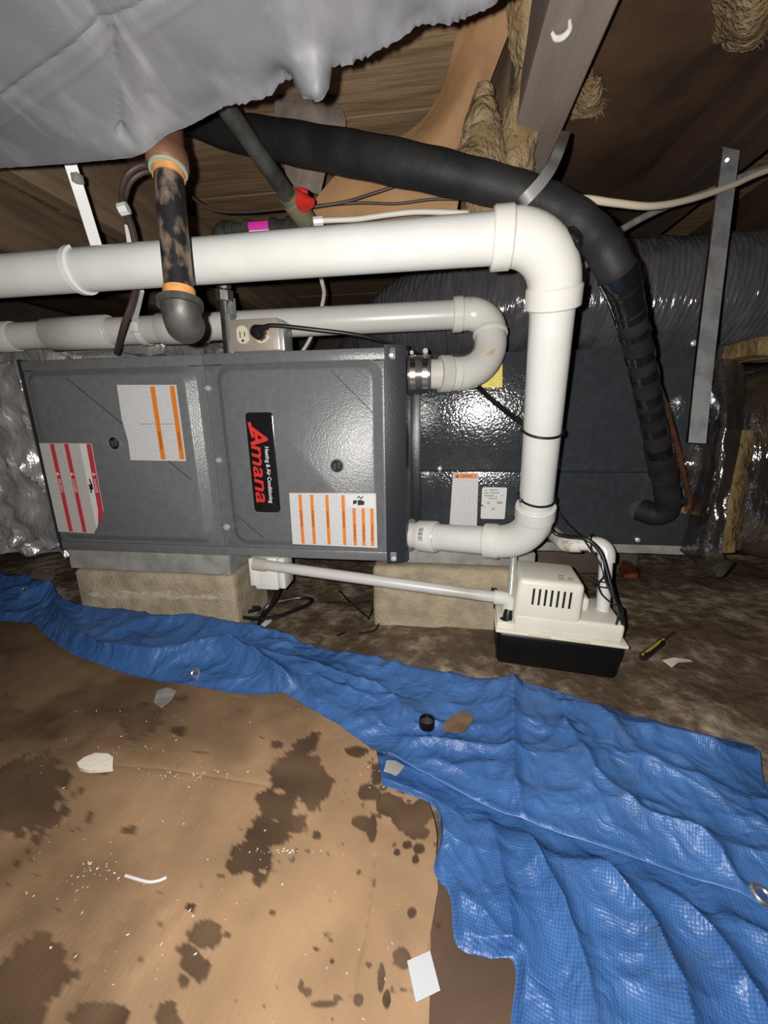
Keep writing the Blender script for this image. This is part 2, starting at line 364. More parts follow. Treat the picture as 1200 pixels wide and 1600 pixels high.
def tube(P, r, n=20, cap=True, flat=1.0):
    P, T, N = frame_path(P); R = [r] * len(P) if np.isscalar(r) else list(r)
    V = []; Fc = []
    for p, t, nn, rr in zip(P, T, N, R):
        b = t.cross(nn)
        for k in range(n):
            a = 2 * math.pi * k / n; V.append(tuple(p + nn * (math.cos(a) * rr) + b * (math.sin(a) * rr * flat)))
    for i in range(len(P) - 1):
        for k in range(n): Fc.append((i * n + k, i * n + (k + 1) % n, (i + 1) * n + (k + 1) % n, (i + 1) * n + k))
    if cap: Fc.append(tuple(range(n - 1, -1, -1))); Fc.append(tuple((len(P) - 1) * n + k for k in range(n)))
    return V, Fc
def ring_tube(P, ro, ri, n=28):
    """hollow sleeve along a path"""
    a = tube(P, ro, n, False); b = tube(P, ri, n, False); V, Fc = join(a, b); m = len(a[0]); L = len(P)
    for e in (0, (L - 1) * n):
        for k in range(n): Fc.append((e + k, e + (k + 1) % n, m + e + (k + 1) % n, m + e + k))
    return V, Fc
def cr(P, k=8):
    """Catmull-Rom resample"""
    P = [np.asarray(p, float) for p in P]
    if len(P) < 3: return [P[0] + (P[-1] - P[0]) * i / k for i in range(k + 1)]
    Q = [2 * P[0] - P[1]] + P + [2 * P[-1] - P[-2]]; out = []
    for i in range(1, len(Q) - 2):
        p0, p1, p2, p3 = Q[i - 1:i + 3]
        for j in range(k):
            t = j / k
            out.append(.5 * (2 * p1 + (p2 - p0) * t + (2 * p0 - 5 * p1 + 4 * p2 - p3) * t * t + (3 * p1 - p0 - 3 * p2 + p3) * t**3))
    out.append(P[-1]); return out
def arc(P0, K, P1, rb, n=14):
    P0, K, P1 = map(lambda v: np.asarray(v, float), (P0, K, P1))
    a = (P0 - K) / np.linalg.norm(P0 - K); b = (P1 - K) / np.linalg.norm(P1 - K)
    th = math.acos(np.clip(a @ b, -1, 1)); d = rb / math.tan(th / 2)
    A = K + a * d; B = K + b * d; c = (a + b) / np.linalg.norm(a + b); O = K + c * (rb / math.sin(th / 2))
    u = A - O; v = B - O; phi = math.acos(np.clip(u @ v / (np.linalg.norm(u) * np.linalg.norm(v)), -1, 1)); out = []
    for i in range(n + 1):
        t = i / n; out.append((math.sin((1 - t) * phi) * u + math.sin(t * phi) * v) / math.sin(phi) + O)
    return out
def box(x0, x1, y0, y1, z0, z1, bev=0., seg=2):
    bm = bmesh.new(); bmesh.ops.create_cube(bm, size=1)
    for v in bm.verts: v.co = Vector(((x0 + x1) / 2 + v.co.x * (x1 - x0), (y0 + y1) / 2 + v.co.y * (y1 - y0), (z0 + z1) / 2 + v.co.z * (z1 - z0)))
    if bev: bmesh.ops.bevel(bm, geom=list(bm.edges), offset=bev, segments=seg, affect='EDGES', profile=.5)
    md = ([tuple(v.co) for v in bm.verts], [[v.index for v in f.verts] for f in bm.faces]); bm.verts.index_update()
    md = ([tuple(v.co) for v in bm.verts], [[v.index for v in f.verts] for f in bm.faces]); bm.free(); return md
def subdiv_box(x0, x1, y0, y1, z0, z1, n, disp=None):
    bm = bmesh.new(); bmesh.ops.create_cube(bm, size=1); bmesh.ops.bevel(bm, geom=list(bm.edges), offset=.06, segments=2, affect='EDGES')
    bmesh.ops.subdivide_edges(bm, edges=list(bm.edges), cuts=n, use_grid_fill=True); bm.normal_update()
    V = np.array([v.co[:] for v in bm.verts]); Nn = np.array([v.normal[:] for v in bm.verts]); bm.verts.index_update()
    Fc = [[v.index for v in f.verts] for f in bm.faces]; bm.free()
    V = np.array([(x0 + x1) / 2, (y0 + y1) / 2, (z0 + z1) / 2]) + V * np.array([x1 - x0, y1 - y0, z1 - z0])
    if disp: V = V + Nn * disp(V)[:, None]
    return V, Fc
def prism(poly, axis, a, b):
    """polygon in the two other axes extruded from a to b along axis"""
    n = len(poly); V = []
    for t in (a, b):
        for p in poly:
            q = list(p); q.insert(axis, t); V.append(tuple(q))
    Fc = [tuple(range(n)), tuple(range(2 * n - 1, n - 1, -1))]
    for k in range(n): Fc.append((k, (k + 1) % n, n + (k + 1) % n, n + k))
    return V, Fc
def rrect(x0, x1, z0, z1, r, n=6):
    P = []
    for cx, cz, a0 in ((x1 - r, z1 - r, 0), (x0 + r, z1 - r, 90), (x0 + r, z0 + r, 180), (x1 - r, z0 + r, 270)):
        for k in range(n + 1):
            a = math.radians(a0 + 90 * k / n); P.append((cx + r * math.cos(a), cz + r * math.sin(a)))
    return P
def loops_y(loops):
    """stack of (polygon_xz, y) loops with the last filled"""
    V = []; Fc = []; n = len(loops[0][0])
    for poly, y in loops:
        for (x, z) in poly: V.append((x, y, z))
    for i in range(len(loops) - 1):
        for k in range(n): Fc.append((i * n + k, i * n + (k + 1) % n, (i + 1) * n + (k + 1) % n, (i + 1) * n + k))
    Fc.append(tuple((len(loops) - 1) * n + k for k in range(n))); return V, Fc
def grid(G, thick=0.):
    G = np.asarray(G, float); a, b = G.shape[:2]; V = G.reshape(-1, 3)
    Fc = [(i * b + j, i * b + j + 1, (i + 1) * b + j + 1, (i + 1) * b + j) for i in range(a - 1) for j in range(b - 1)]
    if thick:
        du = np.gradient(G, axis=0); dv = np.gradient(G, axis=1); nn = np.cross(du, dv); nn /= (np.linalg.norm(nn, axis=2, keepdims=True) + 1e-12)
        V2 = (G + nn * thick).reshape(-1, 3); m = len(V)
        F2 = [(q[3] + m, q[2] + m, q[1] + m, q[0] + m) for q in Fc]; rim = []
        for j in range(b - 1):
            rim.append((j + 1, j, m + j, m + j + 1)); e = (a - 1) * b; rim.append((e + j, e + j + 1, m + e + j + 1, m + e + j))
        for i in range(a - 1):
            rim.append((i * b, (i + 1) * b, m + (i + 1) * b, m + i * b)); e = b - 1; rim.append(((i + 1) * b + e, i * b + e, m + i * b + e, m + (i + 1) * b + e))
        V = np.vstack([V, V2]); Fc = Fc + F2 + rim
    return V, Fc
def loft(rows, nu, nv):
    """rows: list of lists of 3-D points (same length) -> smooth grid"""
    R = [np.array(cr(r, nv)) for r in rows]; Cc = np.array(R)
    out = np.array([cr([Cc[i, j] for i in range(len(rows))], nu) for j in range(Cc.shape[1])])
    return out.transpose(1, 0, 2)
def text_md(s, size, origin, right, up, shear=0., fatten=0., width=None, thick=.0006):
    cu = bpy.data.curves.new('lettering', 'FONT'); cu.body = s; cu.size = size; cu.shear = shear; cu.offset = fatten; cu.resolution_u = 3
    o = bpy.data.objects.new('lettering', cu); COL.objects.link(o); bpy.context.view_layer.update()
    me = bpy.data.meshes.new_from_object(o.evaluated_get(bpy.context.evaluated_depsgraph_get()))
    V = np.array([v.co[:] for v in me.vertices]); Fc = [list(p.vertices) for p in me.polygons]
    bpy.data.objects.remove(o); bpy.data.curves.remove(cu); bpy.data.meshes.remove(me)
    x0 = V[:, 0].min(); w = V[:, 0].max() - x0; k = 1.0 if width is None else width / w
    right = np.asarray(right, float); up = np.asarray(up, float); nrm = np.cross(right, up)
    W = np.asarray(origin, float) + (V[:, :1] - x0) * k * right + V[:, 1:2] * up
    n = len(W); W2 = np.vstack([W + nrm * thick, W])
    edges = {}
    for f in Fc:
        for i in range(len(f)):
            e = (f[i], f[(i + 1) % len(f)]); edges[e] = edges.get(e, 0) + 1
    side = [(b, a, a + n, b + n) for (a, b) in edges if (b, a) not in edges]
    return W2, Fc + [[i + n for i in f[::-1]] for f in Fc] + side

# ================================================================== THE SETTING
def ground_h(x, y):
    h = .016 * fbm(x * 3.1, y * 3.1, 0, 4, 3) + .006 * fbm(x * 14, y * 14, 0, 3, 9) - .008
    h = h + .05 * sm(.25, .9, y) * (.6 + .4 * vnoise(x * 2, y * 2, 0, 5)) + .05 * sm(1.45, 2.0, x) * sm(-.35, .3, y) + .03 * sm(.05, -.5, x) * sm(-.1, .2, y)
    flat = sm(.2, .05, np.hypot((x - 1.215) * .8, (y + .02) * 1.2)); h = h * (1 - flat) - .004 * flat
    wr = np.exp(-np.abs(np.sin(x * 9 - y * 15 + 2 * vnoise(x * 4, y * 4, 0, 8))) * 6) * .010 * sm(1.25, 1.45, x) * sm(.1, -.1, y)
    return np.minimum(h + wr, np.where((y < -.05), .004 + wr + .03 * sm(1.4, 1.7, x), 1.))
xs = np.linspace(-1.3, 3.0, 300); ys = np.linspace(-2.0, 2.1, 290); XX, YY = np.meshgrid(xs, ys)
floor = obj('floor', grid(np.stack([XX, YY, ground_h(XX, YY) - .02 * (YY < -.18) * (XX < 1.25)], -1)), m_dirt, smooth='sheet', origin=(0, 0, 0))
floor['kind'] = 'structure'; floor['label'] = 'dirt crawlspace ground under a grimy plastic sheet'
def structure(name, md, m, label):
    o = obj(name, md, m, origin=(0, 0, 0)); o['kind'] = 'structure'; o['label'] = label; return o
structure('wall_back', box(-1.3, 3.0, 2.1, 2.2, -.2, 1.25), m_wall, 'dark foundation wall at the back')
structure('wall_left', box(-1.4, -1.3, -2.0, 2.2, -.2, 1.25), m_wall, 'dark foundation wall on the left')
structure('wall_right', box(3.0, 3.1, -2.0, 2.2, -.2, 1.25), m_wall, 'dark foundation wall on the right')
structure('wall_front', box(-1.4, 3.1, -2.1, -2.0, -.2, 1.25), m_wall, 'dark foundation wall behind the viewer')
ceil = structure('ceiling', box(-1.4, 3.1, -2.1, 2.2, 1.215, 1.25), m_joistd, 'underside of the house floor')
pw = .142; y = -2.0; k = 0
while y < 2.0:
    obj('plank', box(-1.35, 3.05, y + .002, y + pw - .002, 1.192 + .002 * (k % 2), 1.2149), m_wood, ceil); y += pw; k += 1
for (x0, x1, m, yb) in ((1.085, 1.168, m_joist, 2.05), (1.49, 1.575, m_joistd, 2.05), (1.93, 1.98, m_joistd, 2.05), (2.42, 2.47, m_joistd, 2.05),
                    (.065, .115, m_joistt, 2.05), (-.36, -.31, m_joistt, 2.05), (-.82, -.77, m_joistd, 2.05)):
    obj('joist', box(x0, x1, -1.98, yb, 1.0, 1.19, .003, 1), m, ceil)

# ================================================================== FURNACE
Z0, Z1 = .20, .65
fu = thing('furnace', (.44, .35, .2), 'grey horizontal gas furnace with embossed doors resting on concrete blocks', 'furnace')
obj('casing', box(.004, .897, .022, .70, Z0 + .003, Z1 - .003, .004), m_furn, fu)
def door(x0, x1, px0, px1):
    lo = [(rrect(x0, x1, Z0 + .022, Z1 - .022, .001), .02), (rrect(x0, x1, Z0 + .022, Z1 - .022, .001), .001), (rrect(x0 + .001, x1 - .001, Z0 + .023, Z1 - .023, .001), 0.0),
          (rrect(px0 - .004, px1 + .004, .228, .632, .034), 0.0), (rrect(px0, px1, .232, .628, .032), -.0018), (rrect(px0 + .012, px1 - .012, .244, .616, .026), -.0160), (rrect(px0 + .016, px1 - .016, .248, .612, .024), -.0180)]
    return loops_y(lo)
dl = obj('door', door(.024, .4645, .036, .444), m_furn, fu)
dr = obj('door', door(.4655, .853, .496, .846), m_furn, fu)
# pressed diagonal creases, their shade drawn as thin dark strips
def strip(p, q, w, y, t=.0005):
    p = np.array(p, float); q = np.array(q, float); d = (q - p) / np.linalg.norm(q - p); n = np.array([-d[1], d[0]]) * w / 2
    return prism([tuple(p + n), tuple(q + n), tuple(q - n), tuple(p - n)], 1, y - t, y + t)
for p, q, dd in (((.150, .609), (.414, .385), dl), ((.748, .609), (.832, .525), dr), ((.512, .305), (.575, .251), dr)):
    obj('crease_shade_strip', strip(p, q, .0024, -.0179, .0003), m_crease_shade, dd)
# casing lips
obj('top_lip', join(box(.02, .4645, -.002, .03, Z1 - .022, Z1, .002), box(.4655, .876, -.001, .03, Z1 - .022, Z1 + .001, .002)), m_furn, fu)
obj('bottom_lip', box(.02, .876, -.002, .03, Z0, Z0 + .022, .002), m_furn, fu)
obj('end_flange', prism([(.854, -.004), (.876, .002), (.896, .010), (.900, .026), (.880, .026), (.854, .012)], 2, Z0 - .004, Z1 + .006), m_dark, fu)  # flange bent away from the flash, its shade painted as a darker steel
obj('end_flange', prism([(.026, -.002), (.020, -.003), (.0, .012), (.0, .03), (.026, .03)], 2, Z0 - .002, Z1 + .003), m_dark, fu)
# screws
def screw_md(r=.0065):
    V, Fc = tube([(0, .001, 0), (0, -.002, 0), (0, -.0045, 0), (0, -.005, 0)], [r, r, r * .72, r * .3], 12)
    return join((V, Fc), box(-r * .75, r * .75, -.0062, -.0045, -.0008, .0008))
sc0 = None
for (x, z, s) in ((.470, .582, 1.2), (.475, .427, 1.), (.475, .270, 1.2), (.868, .636, .9), (.869, .208, 1.1), (.012, .212, .8)):
    yy = .0 if x < .5 and x > .1 else -.002 if x > .5 else .004
    if sc0 is None: sc0 = obj('screw', screw_md(), m_screw, fu, local=True); sc0.location = Vector((x, yy, z)) - base_of(fu)
    else:
        c = dup(sc0, fu, loc=(x, yy, z)); c.scale = (s, 1, s)
# sight glasses
for (x, z, dd) in ((.239, .467, dl), (.752, .418, dr)):
    g = obj('sight_glass', tube([(x, -.0185, z), (x, -.0195, z)], .0135, 20), m_blackw, dd)
    obj('bezel', ring_tube([(x, -.0180, z), (x, -.0205, z)], .0158, .0132, 24), m_galv, g)
    obj('louvre', join(box(x - .008, x - .002, -.0210, -.0195, z - .009, z + .006), box(x + .002, x + .008, -.0210, -.0195, z - .006, z + .009)), m_rubber, g)
# brand plate
bp_ = obj('brand_plate', loops_y([(rrect(.559, .619, .314, .530, .008), -.0181), (rrect(.559, .619, .314, .530, .008), -.0205), (rrect(.561, .617, .316, .528, .007), -.0215)]), m_plate, fu)
DN = (0, 0, -1); RT = (1, 0, 0)
o = obj('lettering', join(text_md('A', .054, (.5665, -.0217, .506), DN, RT, .2, .0009, .046), text_md('mana', .043, (.5665, -.0217, .463), DN, RT, .2, .0006, .128),
                          strip((.5665, .510), (.5725, .478), .007, -.0219)), m_red, bp_)
o['label'] = 'red slanted brand lettering reading Amana'
o = obj('subtitle', text_md('Heating & Air Conditioning', .0125, (.5965, -.0217, .459), DN, RT, .1, .0002, .124), m_white_ink, bp_)
o['label'] = 'white lettering reading Heating & Air Conditioning'
# warning labels
YL = -.0182
def plate(poly, y=YL, t=.0004): return prism(poly, 1, y - t, y)
def rect(x0, x1, z0, z1): return [(x0, z0), (x1, z0), (x1, z1), (x0, z1)]
l1 = obj('warning_label', plate([(.043, .253), (.140, .251), (.160, .280), (.178, .310), (.181, .467), (.045, .468)]), m_gprint, fu); l1['label'] = 'white label with three red stripes and a torn corner'
for i, (a, b, z0, z1, tx) in enumerate(((.073, .0835, .2545, .466, 'PELIGRO'), (.1105, .121, .2535, .466, 'DANGER'), (.168, .179, .2885, .466, 'DANGER'))):
    pts = rect(a, b, z0, z1) if i < 2 else [(a - .012, .2715), (a + .001, .2895), (b - .002, .311), (b, .466), (a, .466), (a - .004, .31)]
    s = obj('stripe', plate(pts, YL - .0004, .0003), m_lred, l1)
    obj('stripe_text', text_md(tx, .0095, (a + .002 - (.002 if i == 2 else 0), YL - .0008, .388 - .004), DN, RT, 0, 0, .032, .0002), m_white_ink, s)
    obj('stripe_symbol', plate([(a + .001, .4), (a + .001, .392), (b - .001, .396)], YL - .0007, .0003), m_white_ink, s)
obj('blank_band', plate([(.150, .262), (.158, .280), (.164, .300), (.166, .466), (.150, .466)], YL - .0004, .0002), m_lpaper, l1)
obj('hazard_symbol', join(strip((.158, .385), (.161, .370), .003, YL - .0008), strip((.155, .352), (.158, .362), .003, YL - .0008),
                          prism([(.158 + (.0075 if k % 2 else .0042) * math.cos(k * .785), .366 + (.0085 if k % 2 else .006) * math.sin(k * .785)) for k in range(8)], 1, YL - .0012, YL - .0007)), m_ink_and_hole_shade, l1)
l2 = obj('warning_label', plate([(.272, .429), (.408, .427), (.4095, .589), (.270, .592), (.268, .52), (.274, .47)]), m_print, fu); l2['label'] = 'white label with two orange stripes'
for (a, b) in ((.348, .359), (.394, .405)):
    s = obj('stripe', plate(rect(a, b, .431, .587), YL - .0004, .0003), m_lorange, l2)
    obj('stripe_text', text_md('WARNING', .008, (a + .003, YL - .0008, .492), DN, RT, 0, 0, .038, .0002), m_ink_and_hole_shade, s)
obj('rule', join(strip((.312, .509), (.346, .5085), .0012, YL - .0005), strip((.361, .508), (.392, .508), .0012, YL - .0005)), m_greyc, l2)
l3 = obj('warning_label', plate([(.641, .240), (.835, .237), (.834, .360), (.642, .358)]), m_print, fu); l3['label'] = 'white label with seven orange stripes'
for i, fr in enumerate((.125, .262, .438, .625, .748, .852, .950)):
    xc = .642 + .192 * fr; top = .355 if i < 4 else .3265
    s = obj('stripe', plate(rect(xc - .0036, xc + .0036, .2415, top), YL - .0004, .0003), m_lorange, l3)
    obj('stripe_text', text_md('WARNING', .006, (xc - .002, YL - .0008, top - .035), DN, RT, 0, 0, .038, .0002), m_ink_and_hole_shade, s)
pc = obj('pictogram_field', plate([(.769, .328), (.831, .328), (.831, .356), (.769, .356)], YL - .0004, .0002), m_lpaper, l3)
obj('hand_symbol', join(plate([(.784, .335), (.792, .337), (.792, .345), (.784, .343)], YL - .0007, .0003), plate([(.794, .333), (.808, .334), (.809, .342), (.800, .345), (.794, .344)], YL - .0007, .0003),
                        strip((.793, .349), (.797, .353), .002, YL - .0009), strip((.797, .353), (.802, .347), .002, YL - .0009), strip((.802, .347), (.806, .354), .002, YL - .0009)), m_ink_and_hole_shade, l3)

# ================================================================== EVAPORATOR COIL CABINET
YC = .16
co = thing('coil_cabinet', (1.24, .4, .2), 'dark grey evaporator coil cabinet to the right of the furnace, with yellow and white labels', 'coil cabinet')
obj('casing', box(.918, 1.60, YC + .024, .69, .195, .655, .003), m_coilm, co)
obj('upper_panel', box(.918, 1.60, YC - .002, YC + .008, .384, .655, .002), m_coilm, co)
def lean(md): V = np.array(md[0], float); V[:, 1] += (.38 - V[:, 2]) * .085; return V, md[1]
obj('lower_panel', lean(box(.918, 1.60, YC, YC + .008, .197, .380, .002)), m_coilm, co)
obj('connecting_flange', box(.896, .922, YC - .002, .60, .205, .645, .004), m_dark, co)
s0 = obj('screw', tube([(0, .001, 0), (0, -.003, 0), (0, -.005, 0)], [.006, .006, .003], 10), m_screw, co, local=True); s0.location = Vector((.968, YC - .002, .388)) - base_of(co)
for x, z in ((.938, .375), (.93, .54), (1.19, .22), (1.19, .265), (1.455, .212), (1.50, .66), (1.53, .31), (1.22, .40), (1.53, .64)): dup(s0, co, loc=(x, YC - .002 + max(0, (.38 - z) * .085), z))
ly = obj('yellow_label', prism([(1.0, .578), (1.108, .578), (1.105, .630), (1.0, .628)], 1, YC - .0030, YC - .0022), m_lyellow, co); ly['label'] = 'yellow notice label'
obj('yellow_print', join(*[box(1.04, 1.10, YC - .0033, YC - .0029, z, z + .0016) for z in (.584, .591, .598, .605, .612)]), m_stain, ly)
lw = obj('warning_label', lean(prism([(.996, .232), (1.066, .232), (1.063, .378), (1.001, .378)], 1, YC - .0008, YC - .0002)), m_printw, co); lw['label'] = 'tall white label with orange warning header'
hd = obj('header', prism(rect(1.004, 1.060, .364, .375), 1, YC - .0012, YC - .0008), m_lorange, lw)
obj('header_text', text_md('WARNING', .009, (1.022, YC - .0013, .3665), (1, 0, 0), (0, 0, 1), 0, 0, .026, .0002), m_ink_and_hole_shade, hd)
obj('header_symbol', prism([(1.007, .366), (1.016, .366), (1.0115, .373)], 1, YC - .0016, YC - .0012), m_ink_and_hole_shade, hd)
lr = obj('rating_label', lean(prism(rrect(1.074, 1.134, .258, .341, .004), 1, YC - .0008, YC - .0002)), m_lpaper, co); lr['label'] = 'small white rating label'
obj('rating_print', lean(join(*[box(a, b, YC - .0011, YC - .0007, z, z + .0022) for a, b, z in ((1.08, 1.086, .332), (1.092, 1.112, .333), (1.079, 1.09, .325), (1.094, 1.116, .326), (1.08, 1.104, .318), (1.108, 1.111, .316), (1.121, 1.125, .319), (1.09, 1.112, .311),
    (1.112, 1.125, .302), (1.112, 1.125, .299), (1.088, 1.094, .302), (1.087, 1.095, .298), (1.1, 1.108, .286), (1.1, 1.108, .282))])), m_greyc, lr)
obj('tear', lean(prism([(1.0735, .297), (1.082, .291), (1.085, .288), (1.080, .291), (1.0735, .293)], 1, YC - .0014, YC - .0009)), m_coilm, lr)
lw2 = obj('rating_label', lean(prism(rect(1.185, 1.20, .232, .248), 1, YC - .0008, YC - .0002)), m_lpaper, co)

# foil tape at the joint
# ================================================================== EXHAUST VENT (front white pipe)
RP = .0301; RF = .0358
ve = thing('exhaust_vent_pipe', (1.1, -.1, .25), 'large white PVC vent pipe, nearer and higher of the two, with two big elbows', 'vent pipe')
Fp = np.array([.898, .055, .2475]); K1 = at(832, 850, .80); K2 = at(873, 366, .505); A0 = at(-260, 452, .70); A0 = A0 + (A0 - K2) / np.linalg.norm(A0 - K2) * .75
Fp[2] = .2475; Fp[1] = .05
a1 = arc(Fp, K1, K2, .078); a2 = arc(K1, K2, A0, .066)
def unit(v): return v / np.linalg.norm(v)
def hub(name, p, d, L, ro, parent, m, off=0.):
    d = unit(d); p = p + d * off
    V, Fc = tube([p - d * .0003, p + d * .002, p + d * (L - .002), p + d * L], [ro - .002, ro, ro, ro - .002], 32); return obj(name, (V, Fc), m, parent)
obj('pipe', tube([Fp, a1[0]], RP, 32), m_pvc, ve); obj('pipe', tube([a1[-1], a2[0]], RP, 32), m_pvc, ve)
hp = obj('pipe', tube([a2[-1], A0], RP, 32), m_pvc, ve)
e1 = obj('elbow', tube(a1, RF - .0015, 36), m_pvcf, ve); e2 = obj('elbow', tube(a2, RF - .0015, 36), m_pvcf, ve)
hub('hub', a1[0], Fp - K1, .030, RF + .0008, e1, m_pvcf, -.004); hub('hub', a1[-1], K2 - K1, .030, RF + .0008, e1, m_pvcf, -.004)
hub('hub', a2[0], K1 - K2, .028, RF + .0012, e2, m_pvcf, -.004); hub('hub', a2[-1], A0 - K2, .026, RF + .0012, e2, m_pvcf, -.004)
dF = unit(a1[0] - Fp)
cp = obj('coupling', tube([Fp + dF * .026, Fp + dF * .028, Fp + dF * .068, Fp + dF * .070], [RF - .001, RF, RF, RF - .001], 32), m_pvcf, ve)
obj('collar', tube([Fp - dF * .004, Fp + dF * .008], .038, 28), m_galv, ve)
# barcode sticker on coupling, facing the viewer
def on_pipe(p0, d, t, ang, r):
    d = unit(d); v = unit(CC - (p0 + d * t)); v = unit(v - d * (v @ d)); w_ = np.cross(d, v); return p0 + d * t + (v * math.cos(ang) + w_ * math.sin(ang)) * r
def patch(p0, d, t0, t1, a0, a1_, r, n=10):
    return grid([[on_pipe(p0, d, t0 + (t1 - t0) * i / 3, a0 + (a1_ - a0) * j / n, r) for j in range(n + 1)] for i in range(4)], .0004)
st = obj('sticker', patch(Fp, dF, .036, .062, -.62, .5, RF + .0003), m_lpaper, ve)
obj('barcode', join(*[patch(Fp, dF, .039, .050, a, a + w_, RF + .0008, 2) for a, w_ in ((-.5, .06), (-.4, .1), (-.26, .05), (-.17, .12), (.0, .06), (.1, .12), (.28, .05))]), m_greyc, st)
# printed blue line along the horizontal run
dH = unit(A0 - a2[-1]); LH = np.linalg.norm(A0 - a2[-1])
obj('print_line', grid([[on_pipe(a2[-1], dH, .03 + (LH - .05) * i / 30, s * (.78 + .10 * i / 30) + j * .02, RP + .0002) for j in range(2)] for i in range(31) for s in (1,)][0:31], .0002), m_blue_print, hp) 
# black cable ties round the drop
dV = unit(a2[0] - a1[-1]); LV = np.linalg.norm(a2[0] - a1[-1])
def tie(p, d, r, w_=.0022):
    d = unit(d); n0 = unit(np.cross(d, [0.3, .2, 1])); b0 = np.cross(d, n0)
    P = [p + (n0 * math.cos(t) + b0 * math.sin(t)) * r for t in np.linspace(0, 2 * math.pi, 41)[:-1]]
    V, Fc = tube(P + [P[0]], w_, 8, False); return V, Fc
def axis_at(p0, d, py):
    best = min(np.linspace(-.05, .45, 400), key=lambda t: abs(pix(p0 + d * t)[1] - py)); return p0 + d * best
def pix(p):
    d = p - CC; z = d @ CW; return 600 + F_PX * (d @ CR) / z, 800 - F_PX * (d @ CU) / z
for i, (py, rr) in enumerate(((672, RP + .002), (776, RP + .0025))):
    p = axis_at(a1[-1], dV, py); t = tag(obj('cable_tie', tie(p, dV + np.array([.12, 0, .0]), rr), m_blackw), ('black cable tie round the middle of the vertical vent drop', 'black cable tie just above the lower vent elbow')[i], 'cable tie', 'cable ties on the vent')
    hd_ = at(*((812, 670, .69) if i == 0 else (814, 782, .715))); 
    obj('tie_head', box(hd_[0] - .003, hd_[0] + .003, hd_[1] - .003, hd_[1] + .003, hd_[2] - .003, hd_[2] + .003, .0008), m_blackw, t)

# ================================================================== INTAKE VENT (rear white pipe with U-bend)
iv = thing('intake_vent_pipe', (.9, .05, .58), 'smaller looking white PVC intake pipe behind, ending in a U-bend above the coil', 'vent pipe')
I0 = np.array([.950, .045, .602]); J1 = at(768, 584, .85); J2 = at(765, 489, .87); B0 = at(-260, 540, .97); B0 = B0 + (B0 - J2) / np.linalg.norm(B0 - J2) * .45
i1 = arc(I0, J1, J2, .084); i2 = arc(J1, J2, B0, .046)
obj('pipe', tube([np.array([.90, .045, .602]), i1[0]], RP, 28), m_pvcold, iv)
ue = obj('elbow', tube(i1, .0345, 32), m_pvcf, iv); uf = obj('elbow', tube(i2, .0345, 32), m_pvcf, iv)
obj('pipe', tube([i1[-1], i2[0]], .0335, 28), m_pvcf, iv)
hub('hub', i1[0], I0 - J1, .024, .0372, ue, m_pvcold, .016); obj('elbow_socket', tube([i1[0], i1[0] + unit(I0 - J1) * .018], .0345, 28), m_pvcf, ue); hub('hub', i2[0], J1 - J2, .010, .0372, uf, m_pvcf, -.002); hub('hub', i2[-1], B0 - J2, .022, .0372, uf, m_pvcf, .012); obj('elbow_socket', tube([i2[-1], i2[-1] + unit(B0 - J2) * .014], .0345, 28), m_pvcf, uf)
ip = obj('pipe', tube([i2[-1], B0], RP, 28), m_pvcold, iv)
dI = unit(B0 - i2[-1])
def along_x(p0, d, px): return min(np.linspace(0, 1.6, 1600), key=lambda t: abs(pix(p0 + d * t)[0] - px))
for (xa, xb, r_, m, n_) in ((320, 252, .0345, m_pvcold, 'coupling'), (175, 78, .0365, m_pvcold, 'coupling'), (26, -60, .0335, m_pvcold, 'coupling')):
    ta, tb = along_x(i2[-1], dI, xa), along_x(i2[-1], dI, xb); p, q = i2[-1] + dI * ta, i2[-1] + dI * tb
    obj(n_, tube([p, p + dI * .002, q - dI * .002, q], [r_ - .0015, r_, r_, r_ - .0015], 30), m, iv)
t = along_x(i2[-1], dI, 1); obj('sticker', patch(i2[-1], dI, t, t + .02, -.3, .1, .0341), m_greyc, iv)
# smear of primer on the U-bend
mid = i1[8]; dm = unit(np.asarray(i1[9]) - np.asarray(i1[7]))
obj('primer_smear', patch(mid, dm, -.012, .014, -.12, .18, .0348), m_stain, ue)
rc = obj('rubber_coupling', tube([(.898, .045, .602), (.899, .045, .602), (.944, .045, .602), (.946, .045, .602)], [.036, .0385, .0385, .036], 32), m_rubber, iv)
for x in (.909, .934): obj('hose_clamp', ring_tube([(x - .0055, .045, .602), (x + .0055, .045, .602)], .0396, .0385, 32), m_steel, rc)
obj('clamp_screw', tube([(.934, .036, .642), (.934, .02, .645)], .0055, 6), m_screw, rc); obj('clamp_screw', tube([(.906, .04, .642), (.906, .028, .644)], .004, 6), m_screw, rc)

# ================================================================== IRON STUB PIPE hanging through the torn sheet
ir = thing('iron_stub_pipe', (.63, -.3, .64), 'mottled black iron pipe stub hanging in front of the vents, capped by an elbow', 'pipe')
q0, q1 = at(262, 255, .475), at(281, 466, .485); dI2 = unit(q1 - q0); q00 = q0 - dI2 * .17
obj('pipe', tube([q0 - dI2 * .01, q1 + dI2 * .012], .0166, 24), m_iron, ir)
obj('copper_sleeve', tube([q00, q0 - dI2 * .016, q0 - dI2 * .012, q0 + dI2 * .004, q0 + dI2 * .008], [.0205, .0205, .0235, .0235, .0205], 24), m_rust, ir)
obj('verdigris_ring', tube([q0 - dI2 * .001, q0 + dI2 * .010], .0212, 24), m_verd, ir)
obj('sealant_band', tube([q0 + dI2 * .010, q0 + dI2 * .017], .0182, 24), m_ptape, ir)
obj('sealant_band', tube([q1 - dI2 * .010, q1 + dI2 * .003], .0183, 24), m_ptape, ir)
kk = q1 + dI2 * .022; el = arc(q1, kk, kk + .05 * unit(unit(q1 - CC) + np.array([.10, 0, -.30])), .013, 8)
